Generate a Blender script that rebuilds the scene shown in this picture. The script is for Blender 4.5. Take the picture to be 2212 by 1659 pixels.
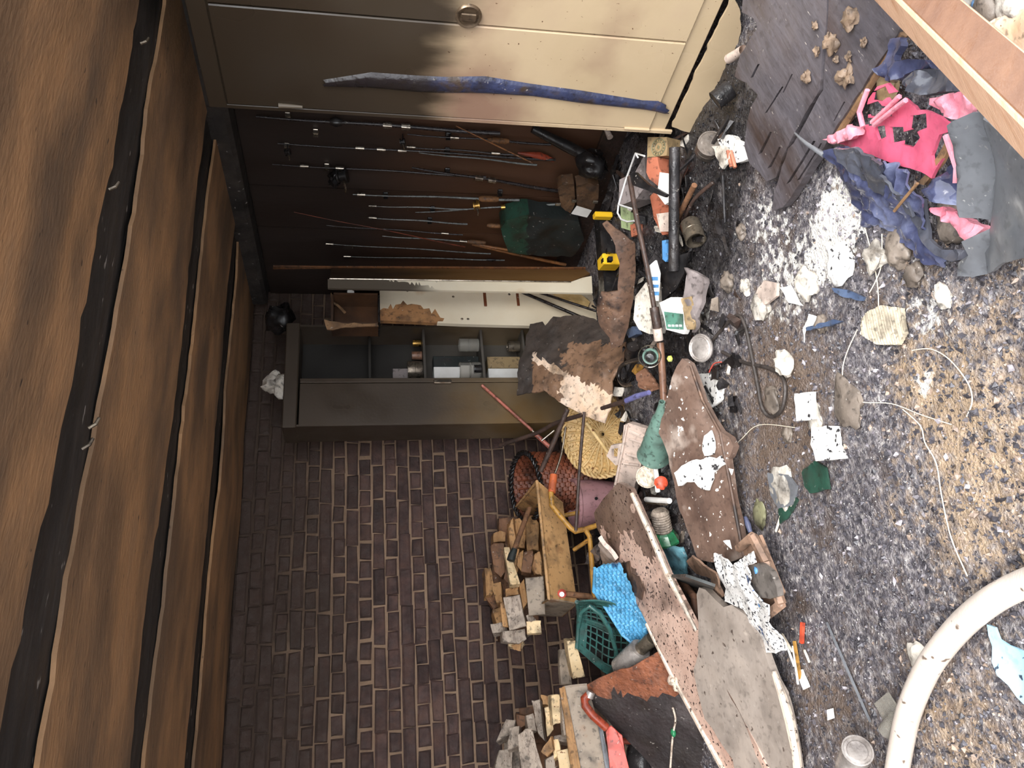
import bpy, bmesh, math, random
import numpy as np
from mathutils import Vector, Matrix, noise, geometry
random.seed(7)
R = random.random
def U(a, b): return a + (b - a) * random.random()
scene = bpy.context.scene
C = scene.collection
for o in list(bpy.data.objects): bpy.data.objects.remove(o, do_unlink=True)

# ------------------------------------------------------------ camera
F, CX, CY = 1661.0, 1106.0, 829.5
PITCH, ROLL, AZ, H = math.radians(10.8), math.radians(0.3), math.radians(62.8), 1.4
fw = Vector((math.cos(AZ)*math.cos(PITCH), math.sin(AZ)*math.cos(PITCH), -math.sin(PITCH)))
rt0 = Vector((math.sin(AZ), -math.cos(AZ), 0))
up0 = rt0.cross(fw)
rt = rt0*math.cos(ROLL) - up0*math.sin(ROLL)
up = up0*math.cos(ROLL) + rt0*math.sin(ROLL)
CO = Vector((0, 0, H))
cd = bpy.data.cameras.new('camera'); cam = bpy.data.objects.new('camera', cd); C.objects.link(cam)
m = Matrix.Identity(4)
for i, a in enumerate((-up, rt, -fw)):      # the phone was held sideways: image left is up
    for k in range(3): m[k][i] = a[k]
for k in range(3): m[k][3] = CO[k]
cam.matrix_world = m
cd.sensor_fit = 'HORIZONTAL'; cd.sensor_width = 36; cd.lens = 36*F/2212; cd.clip_start = .02
scene.camera = cam

# ------------------------------------------------------------ world, exposure
w = bpy.data.worlds.new('world'); scene.world = w; w.use_nodes = True
bg = w.node_tree.nodes['Background']; bg.inputs[0].default_value = (.93, .96, 1.0, 1); bg.inputs[1].default_value = 2.5
sd = bpy.data.lights.new('sun', 'SUN'); sd.energy = 1.8; sd.angle = math.radians(28); sd.color = (1, .97, .93)
so = bpy.data.objects.new('sun', sd); C.objects.link(so)
so.rotation_euler = Vector((.55, 1.2, -.95)).to_track_quat('-Z', 'Y').to_euler()
vs = scene.view_settings
vs.view_transform = 'Standard'; vs.look = 'None'; vs.exposure = 0.92; vs.gamma = 1; vs.use_curve_mapping = False

# ------------------------------------------------------------ photo pixel -> point on a real surface
def ray(x, y): return (rt*(CY-y) + up*(CX-x) + fw*F) / F
def hz(x, y, z): d = ray(x, y); return CO + d*((z-H)/d.z)
def hy(x, y, Y): d = ray(x, y); return CO + d*(Y/d.y)
def hx(x, y, X): d = ray(x, y); return CO + d*(X/d.x)
def hd(x, y, dd): return CO + ray(x, y)*dd
def hp(x, y, pl): d = ray(x, y); return CO + d*((pl[0]-CO).dot(pl[1])/d.dot(pl[1]))
def P3(a, b, c):
    n = (b-a).cross(c-a).normalized()
    if n.dot(CO-a) < 0: n = -n
    return (a, n)
def PZ(z): return (Vector((0, 0, z)), Vector((0, 0, 1)))
def PY(y): return (Vector((0, y, 0)), Vector((0, -1, 0)))
def PX(x): return (Vector((x, 0, 0)), Vector((-1, 0, 0)))
def proj(p):
    q = Vector(p)-CO; c = q.dot(fw)
    return (CX-q.dot(up)/c*F, CY-q.dot(rt)/c*F, c)
def nz(x, y, z=0, s=1.): return noise.noise(Vector((x*s, y*s, z*s)))

# ------------------------------------------------------------ materials
def lin(c):
    f = lambda v: (v/12.92 if v <= .04045 else ((v+.055)/1.055)**2.4)
    return (f(c[0]/255), f(c[1]/255), f(c[2]/255), 1)
MATS = {}
def mk(name, cols, scale=6., rough=.6, bump=.2, bscale=40., metal=0., soot=None, stretch=(1, 1, 1), rnd=0., detail=6., rv=.15,
       speck=None, coat=0., alpha=None, attr=None, world=False, layer=None, stain_shade=False, grime=None):
    m = bpy.data.materials.new(name); m.use_nodes = True
    nt = m.node_tree; N = nt.nodes; L = nt.links; P = N['Principled BSDF']
    tc = N.new('ShaderNodeTexCoord'); geo = N.new('ShaderNodeNewGeometry')
    mp = N.new('ShaderNodeMapping'); mp.inputs['Scale'].default_value = stretch
    if world: L.new(geo.outputs['Position'], mp.inputs[0])
    else:
        oi = N.new('ShaderNodeObjectInfo'); ad = N.new('ShaderNodeVectorMath'); ad.operation = 'ADD'
        ml = N.new('ShaderNodeMath'); ml.operation = 'MULTIPLY'; ml.inputs[1].default_value = 17.
        L.new(oi.outputs['Random'], ml.inputs[0]); L.new(tc.outputs['Object'], ad.inputs[0]); L.new(ml.outputs[0], ad.inputs[1])
        L.new(ad.outputs[0], mp.inputs[0])
    n1 = N.new('ShaderNodeTexNoise'); n1.inputs['Scale'].default_value = scale; n1.inputs['Detail'].default_value = detail
    n1.inputs['Roughness'].default_value = .62
    L.new(mp.outputs[0], n1.inputs['Vector'])
    cr = N.new('ShaderNodeValToRGB'); el = cr.color_ramp.elements
    k = len(cols); pos = [(.5 if k == 1 else .3+.4*i/(k-1)) for i in range(k)]
    if isinstance(cols[0][0], (tuple, list)): pos = [c[1] for c in cols]; cols = [c[0] for c in cols]
    while len(el) < k: el.new(.5)
    while len(el) > k: el.remove(el[-1])
    for e, p_, c_ in zip(el, pos, cols): e.position = p_; e.color = lin(c_)
    L.new(n1.outputs[0], cr.inputs[0]); col = cr.outputs[0]
    def mix(fac, a, b, blend='MIX'):
        x = N.new('ShaderNodeMix'); x.data_type = 'RGBA'; x.blend_type = blend
        for s, v in ((0, fac), (6, a), (7, b)):
            if hasattr(v, 'is_linked'): L.new(v, x.inputs[s])
            else: x.inputs[s].default_value = v
        return x.outputs[2]
    def nfac(sc, lo, hi, vec=None, det=5.):
        n = N.new('ShaderNodeTexNoise'); n.inputs['Scale'].default_value = sc; n.inputs['Detail'].default_value = det
        L.new(vec or mp.outputs[0], n.inputs['Vector'])
        r = N.new('ShaderNodeMapRange'); r.inputs[1].default_value = lo; r.inputs[2].default_value = hi
        L.new(n.outputs[0], r.inputs[0]); return r.outputs[0]
    if layer: col = mix(nfac(layer[0], layer[1], layer[2]), col, lin(layer[3]))
    if speck: col = mix(nfac(speck[0], speck[1], speck[1]+.04, det=2.), col, lin(speck[2]))
    if stain_shade:     # tan residue, white ash and soot with painted shade lie where the floor mesh says they lie
        at = N.new('ShaderNodeAttribute'); at.attribute_name = 'StainShade'; sp_ = N.new('ShaderNodeSeparateColor'); L.new(at.outputs['Color'], sp_.inputs[0])
        for ch, cc, sc1 in ((0, (186, 160, 130), 34), (1, (238, 234, 226), 30), (2, (118, 100, 86), 36)):
            nf = nfac(sc1, .25, .75, det=8.)
            sm1 = N.new('ShaderNodeMath'); sm1.operation = 'ADD'; L.new(nf, sm1.inputs[0]); L.new(sp_.outputs[ch], sm1.inputs[1])
            rr = N.new('ShaderNodeMapRange'); rr.inputs[1].default_value = (.80 if ch != 1 else .92); rr.inputs[2].default_value = (1.45 if ch != 1 else 1.12); rr.inputs[4].default_value = (.8 if ch != 1 else .9); L.new(sm1.outputs[0], rr.inputs[0])
            col = mix(rr.outputs[0], col, lin(cc))
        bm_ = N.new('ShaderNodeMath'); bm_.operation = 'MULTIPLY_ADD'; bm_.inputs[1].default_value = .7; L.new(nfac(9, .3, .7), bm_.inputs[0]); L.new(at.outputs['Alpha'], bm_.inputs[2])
        br = N.new('ShaderNodeMapRange'); br.inputs[1].default_value = .6; br.inputs[2].default_value = 1.2; br.inputs[4].default_value = .85; L.new(bm_.outputs[0], br.inputs[0]); col = mix(br.outputs[0], col, lin((24, 22, 22)))  # blackens by soot and by room shade painted into the floor colour
    if grime is None: grime = 0 if (world or attr or name in ('brick', 'yellow', 'paper', 'hose', 'newwood', 'newwood_dk', 'whitewire', 'string', 'cabinet_dark')) else .62
    if grime:     # greasy soot and splashed ash sticking to the junk
        pv = N.new('ShaderNodeMapping'); L.new(geo.outputs['Position'], pv.inputs[0])
        for sc1, lo, hi, am, cc in ((11, .50, .68, grime, (48, 41, 37)), (48, .56, .66, grime*.9, (36, 31, 29)), (60, .68, .72, grime*.7, (206, 198, 188))):
            g0 = nfac(sc1, lo, hi, pv.outputs[0], 7.); gm = N.new('ShaderNodeMath'); gm.operation = 'MULTIPLY'; gm.inputs[1].default_value = am
            L.new(g0, gm.inputs[0]); col = mix(gm.outputs[0], col, lin(cc))
    if attr:
        at = N.new('ShaderNodeAttribute'); at.attribute_name = attr
        col = mix(1., col, at.outputs['Color'], 'MULTIPLY')
    if rnd:
        o2 = N.new('ShaderNodeObjectInfo'); r = N.new('ShaderNodeMapRange'); r.inputs[3].default_value = 1-rnd; r.inputs[4].default_value = 1+rnd
        L.new(o2.outputs['Random'], r.inputs[0]); hv = N.new('ShaderNodeHueSaturation'); L.new(r.outputs[0], hv.inputs['Value']); L.new(col, hv.inputs['Color']); col = hv.outputs[0]
    if soot:      # smoke deposit: everything above the smoke line is blackened
        z0, z1, st = soot[:3]; sc_ = soot[3] if len(soot) > 3 else (26, 23, 21)
        sx = N.new('ShaderNodeSeparateXYZ'); L.new(geo.outputs['Position'], sx.inputs[0])
        sp = N.new('ShaderNodeMapping'); sp.inputs['Scale'].default_value = (3.2, 3.2, .9); L.new(geo.outputs['Position'], sp.inputs[0])
        nn = N.new('ShaderNodeTexNoise'); nn.inputs['Scale'].default_value = 1.6; nn.inputs['Detail'].default_value = 7; L.new(sp.outputs[0], nn.inputs['Vector'])
        a1 = N.new('ShaderNodeMath'); a1.operation = 'MULTIPLY_ADD'; a1.inputs[1].default_value = .55; L.new(nn.outputs[0], a1.inputs[0]); L.new(sx.outputs[2], a1.inputs[2])
        r = N.new('ShaderNodeMapRange'); r.interpolation_type = 'SMOOTHSTEP'
        r.inputs[1].default_value = z0+.275; r.inputs[2].default_value = z1+.275; r.inputs[4].default_value = st
        L.new(a1.outputs[0], r.inputs[0]); col = mix(r.outputs[0], col, lin(sc_))
    L.new(col, P.inputs['Base Color'])
    P.inputs['Metallic'].default_value = metal
    if rv:
        r = N.new('ShaderNodeMapRange'); r.inputs[1].default_value = .3; r.inputs[2].default_value = .7
        r.inputs[3].default_value = max(.03, rough-rv); r.inputs[4].default_value = min(1, rough+rv)
        n3 = N.new('ShaderNodeTexNoise'); n3.inputs['Scale'].default_value = scale*2.3; L.new(mp.outputs[0], n3.inputs['Vector'])
        L.new(n3.outputs[0], r.inputs[0]); L.new(r.outputs[0], P.inputs['Roughness'])
    else: P.inputs['Roughness'].default_value = rough
    if coat: P.inputs['Coat Weight'].default_value = coat; P.inputs['Coat Roughness'].default_value = .12
    if alpha is not None: P.inputs['Alpha'].default_value = alpha
    if bump:
        nb = N.new('ShaderNodeTexNoise'); nb.inputs['Scale'].default_value = bscale; nb.inputs['Detail'].default_value = 6; L.new(mp.outputs[0], nb.inputs['Vector'])
        b = N.new('ShaderNodeBump'); b.inputs['Strength'].default_value = bump; b.inputs['Distance'].default_value = .01
        L.new(nb.outputs[0], b.inputs['Height']); L.new(b.outputs[0], P.inputs['Normal'])
    MATS[name] = m; return m
SOOTZ = (1.0, 1.25, .86)
mk('floor', [((48, 46, 50), .25), ((92, 88, 93), .46), ((146, 140, 140), .60), ((206, 200, 194), .74)], 40, .26, 1.0, 110, world=True, rv=.28, stain_shade=True, layer=(6, .55, .68, (92, 80, 74)), speck=(110, .67, (225, 222, 215)), detail=9)
mk('crumb', [(56, 54, 58), (104, 101, 105)], 30, .25, .4, 90, attr='Col', rv=.2)
mk('brick', [(54, 42, 39), (76, 58, 54), (96, 72, 63)], 9, .8, .7, 60, rnd=.3, soot=(1.2, 1.8, .8, (64, 51, 43)))
mk('mortar', [(132, 108, 88), (160, 134, 110)], 9, .95, .8, 50, world=True, soot=(1.36, 1.95, .93, (62, 49, 41)))
mk('hardboard', [(74, 50, 37), (94, 62, 42)], 2.5, .5, .1, 60, stretch=(1, 1, .3), world=True, soot=(.75, 1.6, .88, (40, 36, 34)))
mk('ceilboard', [((106, 82, 60), .3), ((136, 106, 78), .44), ((176, 134, 94), .58), ((150, 120, 92), .75)], 1.4, .75, .4, 40, stretch=(.8, 2.2, 1), world=True, layer=(1.3, .52, .66, (112, 90, 70)), speck=(22, .72, (70, 54, 42)))
mk('charbeam', [(30, 27, 25), (48, 43, 40), (62, 56, 51)], 8, .7, .8, 30, stretch=(.3, 1, 1), world=True, speck=(45, .70, (150, 145, 140)))
mk('cabinet', [(184, 162, 130), (194, 172, 140), (186, 162, 136)], 1.3, .38, .03, 80, soot=(.98, 1.22, .97, (50, 41, 32)), world=True, layer=(1.7, .5, .72, (146, 116, 98)), speck=(70, .735, (90, 60, 40)))
mk('cabinet_dark', [(40, 34, 28)], 3, .6, 0, rv=0)
mk('handle', [(120, 102, 82), (84, 70, 58)], 10, .35, .05, metal=.6)
mk('dkblue_drip', [(34, 34, 44), (50, 56, 84), (66, 72, 104)], 6, .35, .4, 40, soot=(1.02, 1.2, .9, (40, 33, 28)), layer=(12, .58, .68, (70, 58, 50)))
mk('sheet_brown', [(116, 88, 68), (148, 116, 92)], 5, .5, .35, 50)
mk('chrome', [(190, 180, 165), (120, 110, 100)], 10, .25, .05, metal=.9)
mk('brass', [(190, 150, 80), (150, 115, 60)], 12, .3, .05, metal=.85)
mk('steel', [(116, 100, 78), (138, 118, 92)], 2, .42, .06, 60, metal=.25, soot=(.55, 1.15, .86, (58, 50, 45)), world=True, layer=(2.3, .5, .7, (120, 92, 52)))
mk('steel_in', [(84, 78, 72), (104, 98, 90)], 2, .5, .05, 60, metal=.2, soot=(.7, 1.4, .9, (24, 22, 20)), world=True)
mk('blackrod', [(22, 19, 20), (48, 42, 44)], 20, .3, .1, rnd=.4)
mk('greyrod', [(80, 84, 84), (120, 124, 122)], 18, .3, .1, rnd=.3)
mk('redrod', [(92, 40, 24), (130, 58, 32)], 14, .4, .1, rnd=.2)
mk('bamboo', [(120, 76, 40), (150, 98, 54)], 16, .5, .2)
mk('cork', [(96, 66, 40), (140, 96, 58)], 40, .7, .3)
mk('melamine', [(232, 222, 200), (220, 204, 176)], 2, .45, .04, soot=(1.05, 1.6, .85, (64, 50, 38)), world=True, layer=(3.5, .60, .74, (190, 150, 100)), grime=0.01)
mk('melamine_sooty', [(232, 222, 200), (220, 204, 176)], 2, .45, .04, soot=(.92, 1.12, .93, (60, 50, 42)), world=True, layer=(3.5, .60, .74, (190, 150, 100)))
mk('scorch', [(176, 132, 88), (150, 104, 66)], 5, .5, .1)
mk('hardtan', [(150, 108, 62), (172, 128, 78)], 2, .55, .08, soot=(.75, 1.35, .9, (48, 38, 32)), world=True, stretch=(1, 1, .4))
mk('chipedge', [(120, 78, 46), (146, 96, 58)], 30, .7, .3, 80, soot=(1.3, 2.3, .7))
mk('burntin', [(44, 32, 24), (96, 62, 36)], 4, .7, .3, world=True)
mk('brown', [(98, 52, 26), (120, 66, 36)], 10, .6, .2)
mk('bark', [(60, 44, 38), (98, 74, 60), (126, 96, 76)], 4, .6, .4, 40, layer=(5, .55, .62, (50, 38, 34)))
mk('sheet', [(58, 52, 49), (82, 70, 62)], 5, .6, .35, 50)
mk('sheet_pale', [(236, 214, 196), (214, 176, 136)], 5, .5, .25, 50, speck=(60, .68, (110, 80, 60)))
mk('wick_pale', [(214, 178, 116), (236, 204, 148)], 18, .55, .2, 60, speck=(30, .70, (120, 76, 40)), grime=.12)
mk('wick_brown', [(110, 58, 38), (150, 84, 56)], 18, .5, .2, 60)
mk('black', [(14, 13, 14), (34, 32, 33)], 9, .35, .2, 40)
mk('char', [(18, 17, 18), (40, 38, 40), (70, 66, 66)], 7, .45, .7, 35, rv=.25)
mk('cablemat', [(52, 47, 44), (78, 70, 66)], 22, .5, .2)
mk('cardb', [(206, 194, 170), (182, 168, 146)], 8, .7, .15)
mk('lidgrey', [(98, 92, 86), (124, 116, 110)], 6, .4, .15)
mk('rustbar', [(48, 37, 33), (82, 62, 53)], 22, .55, .4)
mk('pinkrod', [(186, 104, 88), (206, 126, 106)], 14, .4, .1)
mk('mauve', [(152, 112, 116), (172, 130, 132)], 6, .45, .06, grime=0.35)
mk('offwhite', [(224, 204, 190), (196, 176, 164)], 6, .5, .1, speck=(60, .7, (60, 50, 45)), grime=0.4)
mk('greenpl', [(94, 126, 114), (122, 150, 138)], 5, .35, .05, layer=(5, .58, .68, (96, 86, 80)))
mk('plankA', [(206, 166, 148), (222, 190, 172), (196, 160, 142)], 3, .55, .15, 40, layer=(2.2, .52, .62, (104, 84, 74)), speck=(64, .605, (60, 45, 40)), stretch=(1, 1, 1), grime=0.3)
mk('plankB', [(92, 72, 63), (116, 94, 82), (136, 114, 102)], 4, .42, .3, 40, layer=(3.0, .53, .60, (178, 162, 150)), speck=(40, .66, (236, 228, 220)), grime=0.35)
mk('plankC', [(134, 122, 112), (156, 144, 134), (170, 156, 144)], 3, .6, .2, 40, layer=(5, .58, .66, (206, 190, 176)), speck=(30, .70, (84, 70, 62)), grime=0.3)
mk('plankA_dark', [(98, 78, 68), (124, 100, 88), (142, 118, 104)], 3, .4, .2, 40, layer=(3.5, .54, .62, (150, 126, 112)), speck=(64, .62, (56, 42, 38)), grime=0.3)
mk('pale_edge', [(240, 226, 210), (216, 192, 170)], 10, .7, .4, speck=(60, .66, (70, 55, 48)))
mk('charboard', [(66, 63, 67), (96, 91, 95), (66, 54, 49)], 3, .3, .4, 30, stretch=(.4, 1.6, 1), speck=(50, .72, (190, 180, 170)), layer=(1.6, .5, .66, (62, 46, 40)), grime=.3)
mk('newwood', [(186, 142, 112), (204, 164, 134), (176, 130, 98)], 5, .45, .15, 60, stretch=(1, 8, 1))
mk('newwood_dk', [(108, 76, 57), (130, 94, 70)], 5, .35, .1, 60, stretch=(1, 8, 1))
mk('tanedge', [(160, 124, 88), (112, 84, 60)], 14, .7, .3)
mk('clot', [(104, 86, 70), (140, 118, 98)], 14, .6, .5)
mk('pinkpl', [(212, 86, 116), (224, 106, 134)], 6, .28, .08, 30, speck=(40, .74, (90, 40, 60)), grime=0.15)
mk('pinklt', [(232, 130, 150), (244, 168, 180)], 9, .3, .4, 40, grime=0.2)
mk('navy', [(46, 49, 70), (72, 76, 104), (122, 128, 156)], 7, .12, .2, 25, grime=0.2)  # lightest tone paints glossy highlights into the plastic
mk('greypl', [(96, 98, 102), (124, 126, 130)], 3, .28, .1, 25, speck=(60, .72, (180, 180, 176)), grime=0.25)
mk('darkpl', [(60, 62, 70), (92, 94, 104)], 5, .22, .3, 25, grime=0.25)
mk('yellowbar', [(168, 120, 48), (190, 142, 66)], 14, .5, .2, speck=(40, .66, (96, 60, 30)))
mk('barrow', [(180, 138, 90), (194, 152, 104)], 3, .5, .1, layer=(7, .6, .7, (128, 88, 56)))
mk('barrow_grey', [(150, 134, 116), (168, 152, 134)], 3, .55, .1, layer=(7, .62, .72, (150, 110, 80)))
mk('orange', [(196, 92, 50), (214, 112, 66)], 14, .55, .1)
mk('red', [(206, 84, 72), (222, 102, 88)], 8, .35, .05)
mk('dkred', [(142, 58, 38), (170, 74, 48)], 8, .4, .05)
mk('wood', [(168, 122, 76), (196, 150, 100), (142, 100, 64)], 8, .7, .35, 60, stretch=(1, 1, 5), rnd=.22)
mk('wood_pale', [(222, 190, 142), (236, 210, 168)], 10, .7, .3, 60, rnd=.08, speck=(60, .66, (140, 100, 66)))
mk('wood_grey', [(156, 140, 124), (184, 168, 152), (126, 110, 98)], 9, .75, .4, 60, stretch=(1, 1, 4), rnd=.18, speck=(70, .64, (96, 78, 64)))
mk('wood_brown', [(104, 72, 50), (132, 94, 66)], 9, .7, .35, 60, stretch=(1, 1, 4), rnd=.2)
mk('rustsheet', [(40, 36, 36), (66, 58, 58)], 4, .5, .5, 50, layer=(2.5, .6, .7, (88, 80, 80)))
mk('rustfur', [(112, 66, 46), (160, 98, 68)], 14, .6, .7, 60)
mk('greenbasket', [(46, 88, 82), (60, 104, 98)], 8, .4, .08)
mk('bluepl', [(78, 156, 200), (110, 182, 222)], 6, .35, .1, layer=(9, .62, .7, (44, 84, 120)), grime=0.4)
mk('ltblue', [(150, 200, 226), (190, 222, 236)], 8, .5, .2, speck=(50, .68, (60, 70, 84)), grime=0.2)
mk('paleblue', [(96, 150, 166), (126, 176, 188)], 8, .5, .3)
mk('silver', [(206, 198, 192), (168, 160, 154), (116, 108, 104)], 12, .3, .2, 50, metal=.35, grime=.25)
mk('tin', [(150, 138, 120), (110, 100, 90)], 9, .3, .15, 40, metal=.7)
mk('ashlump', [(188, 178, 162), (214, 206, 194), (130, 120, 108)], 9, .7, .6, 40, rnd=.2)
mk('brownlump', [(98, 88, 80), (138, 126, 114)], 7, .5, .4, 40, rnd=.25)
mk('whiteash', [(236, 232, 226), (250, 248, 244)], 9, .8, .4, 50, speck=(46, .62, (50, 48, 50)), grime=0.3)
mk('paper', [(246, 244, 240), (226, 222, 216)], 8, .7, .1, rnd=.05)
mk('paperdirt', [(244, 242, 238), (232, 228, 224)], 8, .6, .2, speck=(95, .575, (64, 64, 70)), layer=(16, .66, .69, (80, 100, 140)), grime=.25)
mk('hose', [(196, 182, 170), (218, 206, 194)], 4, .6, .15, 200, speck=(26, .66, (110, 94, 82)))
mk('tray', [(150, 118, 98), (172, 140, 118)], 5, .5, .1)
mk('greybox', [(128, 118, 116), (150, 140, 138)], 6, .55, .2)
mk('olive', [(110, 108, 80), (136, 134, 104)], 6, .5, .1)
mk('olivegreen', [(150, 166, 120), (170, 184, 140)], 6, .5, .1)
mk('tanbox', [(166, 142, 104), (146, 122, 88)], 6, .6, .1)
mk('terra', [(196, 120, 92), (180, 104, 78)], 8, .6, .15)
mk('yellow', [(244, 190, 30), (250, 204, 52)], 8, .45, .03)
mk('lime', [(214, 226, 110)], 8, .4, 0)
mk('green', [(44, 128, 84), (62, 148, 100)], 6, .2, .05)
mk('tagreen', [(74, 120, 104), (88, 134, 116)], 6, .4, .1)
mk('dkgreen', [(26, 31, 31), (40, 46, 45)], 5, .5, .2)
mk('bottlegreen', [(30, 58, 48), (46, 78, 64)], 5, .4, .2)
mk('bluelabel', [(70, 124, 176), (96, 150, 200)], 9, .4, .1)
mk('dkblue', [(62, 76, 104), (92, 108, 134)], 9, .4, .1)
mk('purple', [(96, 96, 150), (124, 124, 172)], 9, .4, .1)
mk('redplastic', [(188, 66, 42), (206, 86, 58)], 9, .3, .1)
mk('whitewire', [(226, 226, 224)], 5, .4, 0)
mk('string', [(222, 206, 182), (240, 228, 208)], 20, .8, 0)
mk('leather', [(74, 52, 36), (108, 80, 56)], 8, .6, .4, 40)
mk('copper', [(112, 80, 64), (140, 102, 80)], 9, .4, .1)
def glassmat():
    m = bpy.data.materials.new('glass'); m.use_nodes = True; P = m.node_tree.nodes['Principled BSDF']
    P.inputs['Base Color'].default_value = lin((210, 205, 195)); P.inputs['Roughness'].default_value = .12
    P.inputs['Transmission Weight'].default_value = .75; P.inputs['IOR'].default_value = 1.2; MATS['glass'] = m
glassmat()

# ------------------------------------------------------------ mesh helpers
def link(name, me, mat, parent=None, loc=None):
    o = bpy.data.objects.new(name, me); C.objects.link(o)
    for k in (mat if isinstance(mat, (list, tuple)) else [mat]): me.materials.append(MATS[k])
    if parent is not None: o.parent = parent
    if loc is not None: o.location = loc
    return o
def tag(o, label, cat=None, group=None, kind=None):
    if label: o['label'] = label
    if cat: o['category'] = cat
    if group: o['group'] = group
    if kind: o['kind'] = kind
    return o
def thing(name, label, cat, loc, group=None):
    o = bpy.data.objects.new(name, None); C.objects.link(o); o.location = loc; o.empty_display_size = .05
    return tag(o, label, cat, group)
def basis(d):
    d = d.normalized(); a = Vector((0, 0, 1)) if abs(d.z) < .9 else Vector((1, 0, 0))
    e1 = d.cross(a).normalized(); return e1, d.cross(e1).normalized()
class MB:
    def __init__(s): s.v = []; s.f = []; s.mi = []
    def add(s, vs, fs, mi=0):
        b = len(s.v); s.v += [Vector(p) for p in vs]; s.f += [[b+i for i in f] for f in fs]; s.mi += [mi]*len(fs); return s
    def box(s, c, size, M=None, mi=0, bev=0, jit=0):
        c = Vector(c); hx_, hy_, hz_ = [k/2 for k in size]; bm = bmesh.new(); bmesh.ops.create_cube(bm, size=1)
        for v in bm.verts: v.co = Vector((v.co.x*size[0]+U(-jit, jit), v.co.y*size[1]+U(-jit, jit), v.co.z*size[2]+U(-jit, jit)))
        if bev: bmesh.ops.bevel(bm, geom=bm.edges[:], offset=bev, segments=1, affect='EDGES')
        vs = [(M @ v.co if M else v.co)+c for v in bm.verts]; bm.verts.index_update()
        fs = [[v.index for v in f.verts] for f in bm.faces]; bm.free(); return s.add(vs, fs, mi)
    def bb(s, a, b, mi=0, bev=0):      # box by two corners
        a = Vector(a); b = Vector(b); return s.box((a+b)/2, [abs(k) for k in (b-a)], None, mi, bev)
    def tube(s, pts, r, n=8, mi=0, cap=True):
        pts = [Vector(p) for p in pts]; k = len(pts); rs = r if isinstance(r, (list, tuple)) else [r]*k
        e1 = None; vs = []
        for i, p in enumerate(pts):
            d = (pts[min(i+1, k-1)]-pts[max(i-1, 0)])
            if d.length < 1e-9: d = Vector((0, 0, 1))
            d.normalize()
            if e1 is None: e1, e2 = basis(d)
            else: e1 = (e1-d*e1.dot(d)).normalized(); e2 = d.cross(e1)
            for j in range(n):
                a = 2*math.pi*j/n; vs.append(p+(e1*math.cos(a)+e2*math.sin(a))*rs[i])
        fs = [[i*n+j, i*n+(j+1) % n, (i+1)*n+(j+1) % n, (i+1)*n+j] for i in range(k-1) for j in range(n)]
        if cap: fs += [list(range(n))[::-1], [(k-1)*n+j for j in range(n)]]
        return s.add(vs, fs, mi)
    def lathe(s, prof, o, axis, n=20, mi=0, jit=0, sy=1.):
        axis = Vector(axis).normalized(); e1, e2 = basis(axis); o = Vector(o); vs = []; k = len(prof)
        for r, h in prof:
            for j in range(n):
                a = 2*math.pi*j/n; q = r*(1+jit*nz(math.cos(a)*2+o.x*9, math.sin(a)*2, h*20))
                vs.append(o+axis*h+(e1*math.cos(a)+e2*math.sin(a)*sy)*q)
        fs = [[i*n+j, i*n+(j+1) % n, (i+1)*n+(j+1) % n, (i+1)*n+j] for i in range(k-1) for j in range(n)]
        if prof[0][0] > 1e-6: fs.append(list(range(n))[::-1])
        if prof[-1][0] > 1e-6: fs.append([(k-1)*n+j for j in range(n)])
        return s.add(vs, fs, mi)
    def prism(s, poly, nrm, t, mi=0):
        poly = [Vector(p) for p in poly]; n = len(poly); nrm = Vector(nrm)
        vs = poly+[p-nrm*t for p in poly]
        fs = [list(range(n)), list(range(2*n-1, n-1, -1))]+[[i, i+n, (i+1) % n+n, (i+1) % n] for i in range(n)]
        return s.add(vs, fs, mi)
    def build(s, name, mat, parent=None, label=None, cat=None, group=None, smooth=None, kind=None, origin=None):
        pw = parent_world(parent)
        if parent is None:
            a = np.array([tuple(p) for p in s.v]); lo = a.min(0); hi = a.max(0)
            org = Vector(((lo[0]+hi[0])/2, (lo[1]+hi[1])/2, lo[2])) if origin is None else Vector(origin)
        else: org = pw
        me = bpy.data.meshes.new(name); me.from_pydata([tuple(p-org) for p in s.v], [], s.f)
        bm = bmesh.new(); bm.from_mesh(me); bmesh.ops.recalc_face_normals(bm, faces=bm.faces); bm.to_mesh(me); bm.free()
        me.polygons.foreach_set('material_index', s.mi[:len(me.polygons)]) if len(s.mi) == len(me.polygons) else None
        if smooth:
            me.polygons.foreach_set('use_smooth', [True]*len(me.polygons)); me.set_sharp_from_angle(angle=math.radians(smooth))
        me.update()
        o = link(name, me, mat, parent, org if parent is None else None)
        return tag(o, label, cat, group, kind)
def parent_world(p):
    v = Vector((0, 0, 0))
    while p is not None: v += p.location; p = p.parent
    return v
def inpoly(x, y, P):
    c = False; n = len(P); j = n-1
    for i in range(n):
        if (P[i][1] > y) != (P[j][1] > y) and x < (P[j][0]-P[i][0])*(y-P[i][1])/(P[j][1]-P[i][1])+P[i][0]: c = not c
        j = i
    return c
def densify(P, res, jag=0):
    out = []
    for i in range(len(P)):
        a, b = Vector(P[i]), Vector(P[(i+1) % len(P)]); k = max(1, int((b-a).length/res)); t = (b-a)
        nrm = Vector((-t.y, t.x)).normalized() if t.length else Vector((0, 0))
        for q in range(k):
            p = a+t*q/k
            if jag: p = p+nrm*jag*(nz(p.x*31, p.y*31)+.6*nz(p.x*90, p.y*90, 3))
            out.append(p)
    return out
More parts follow.
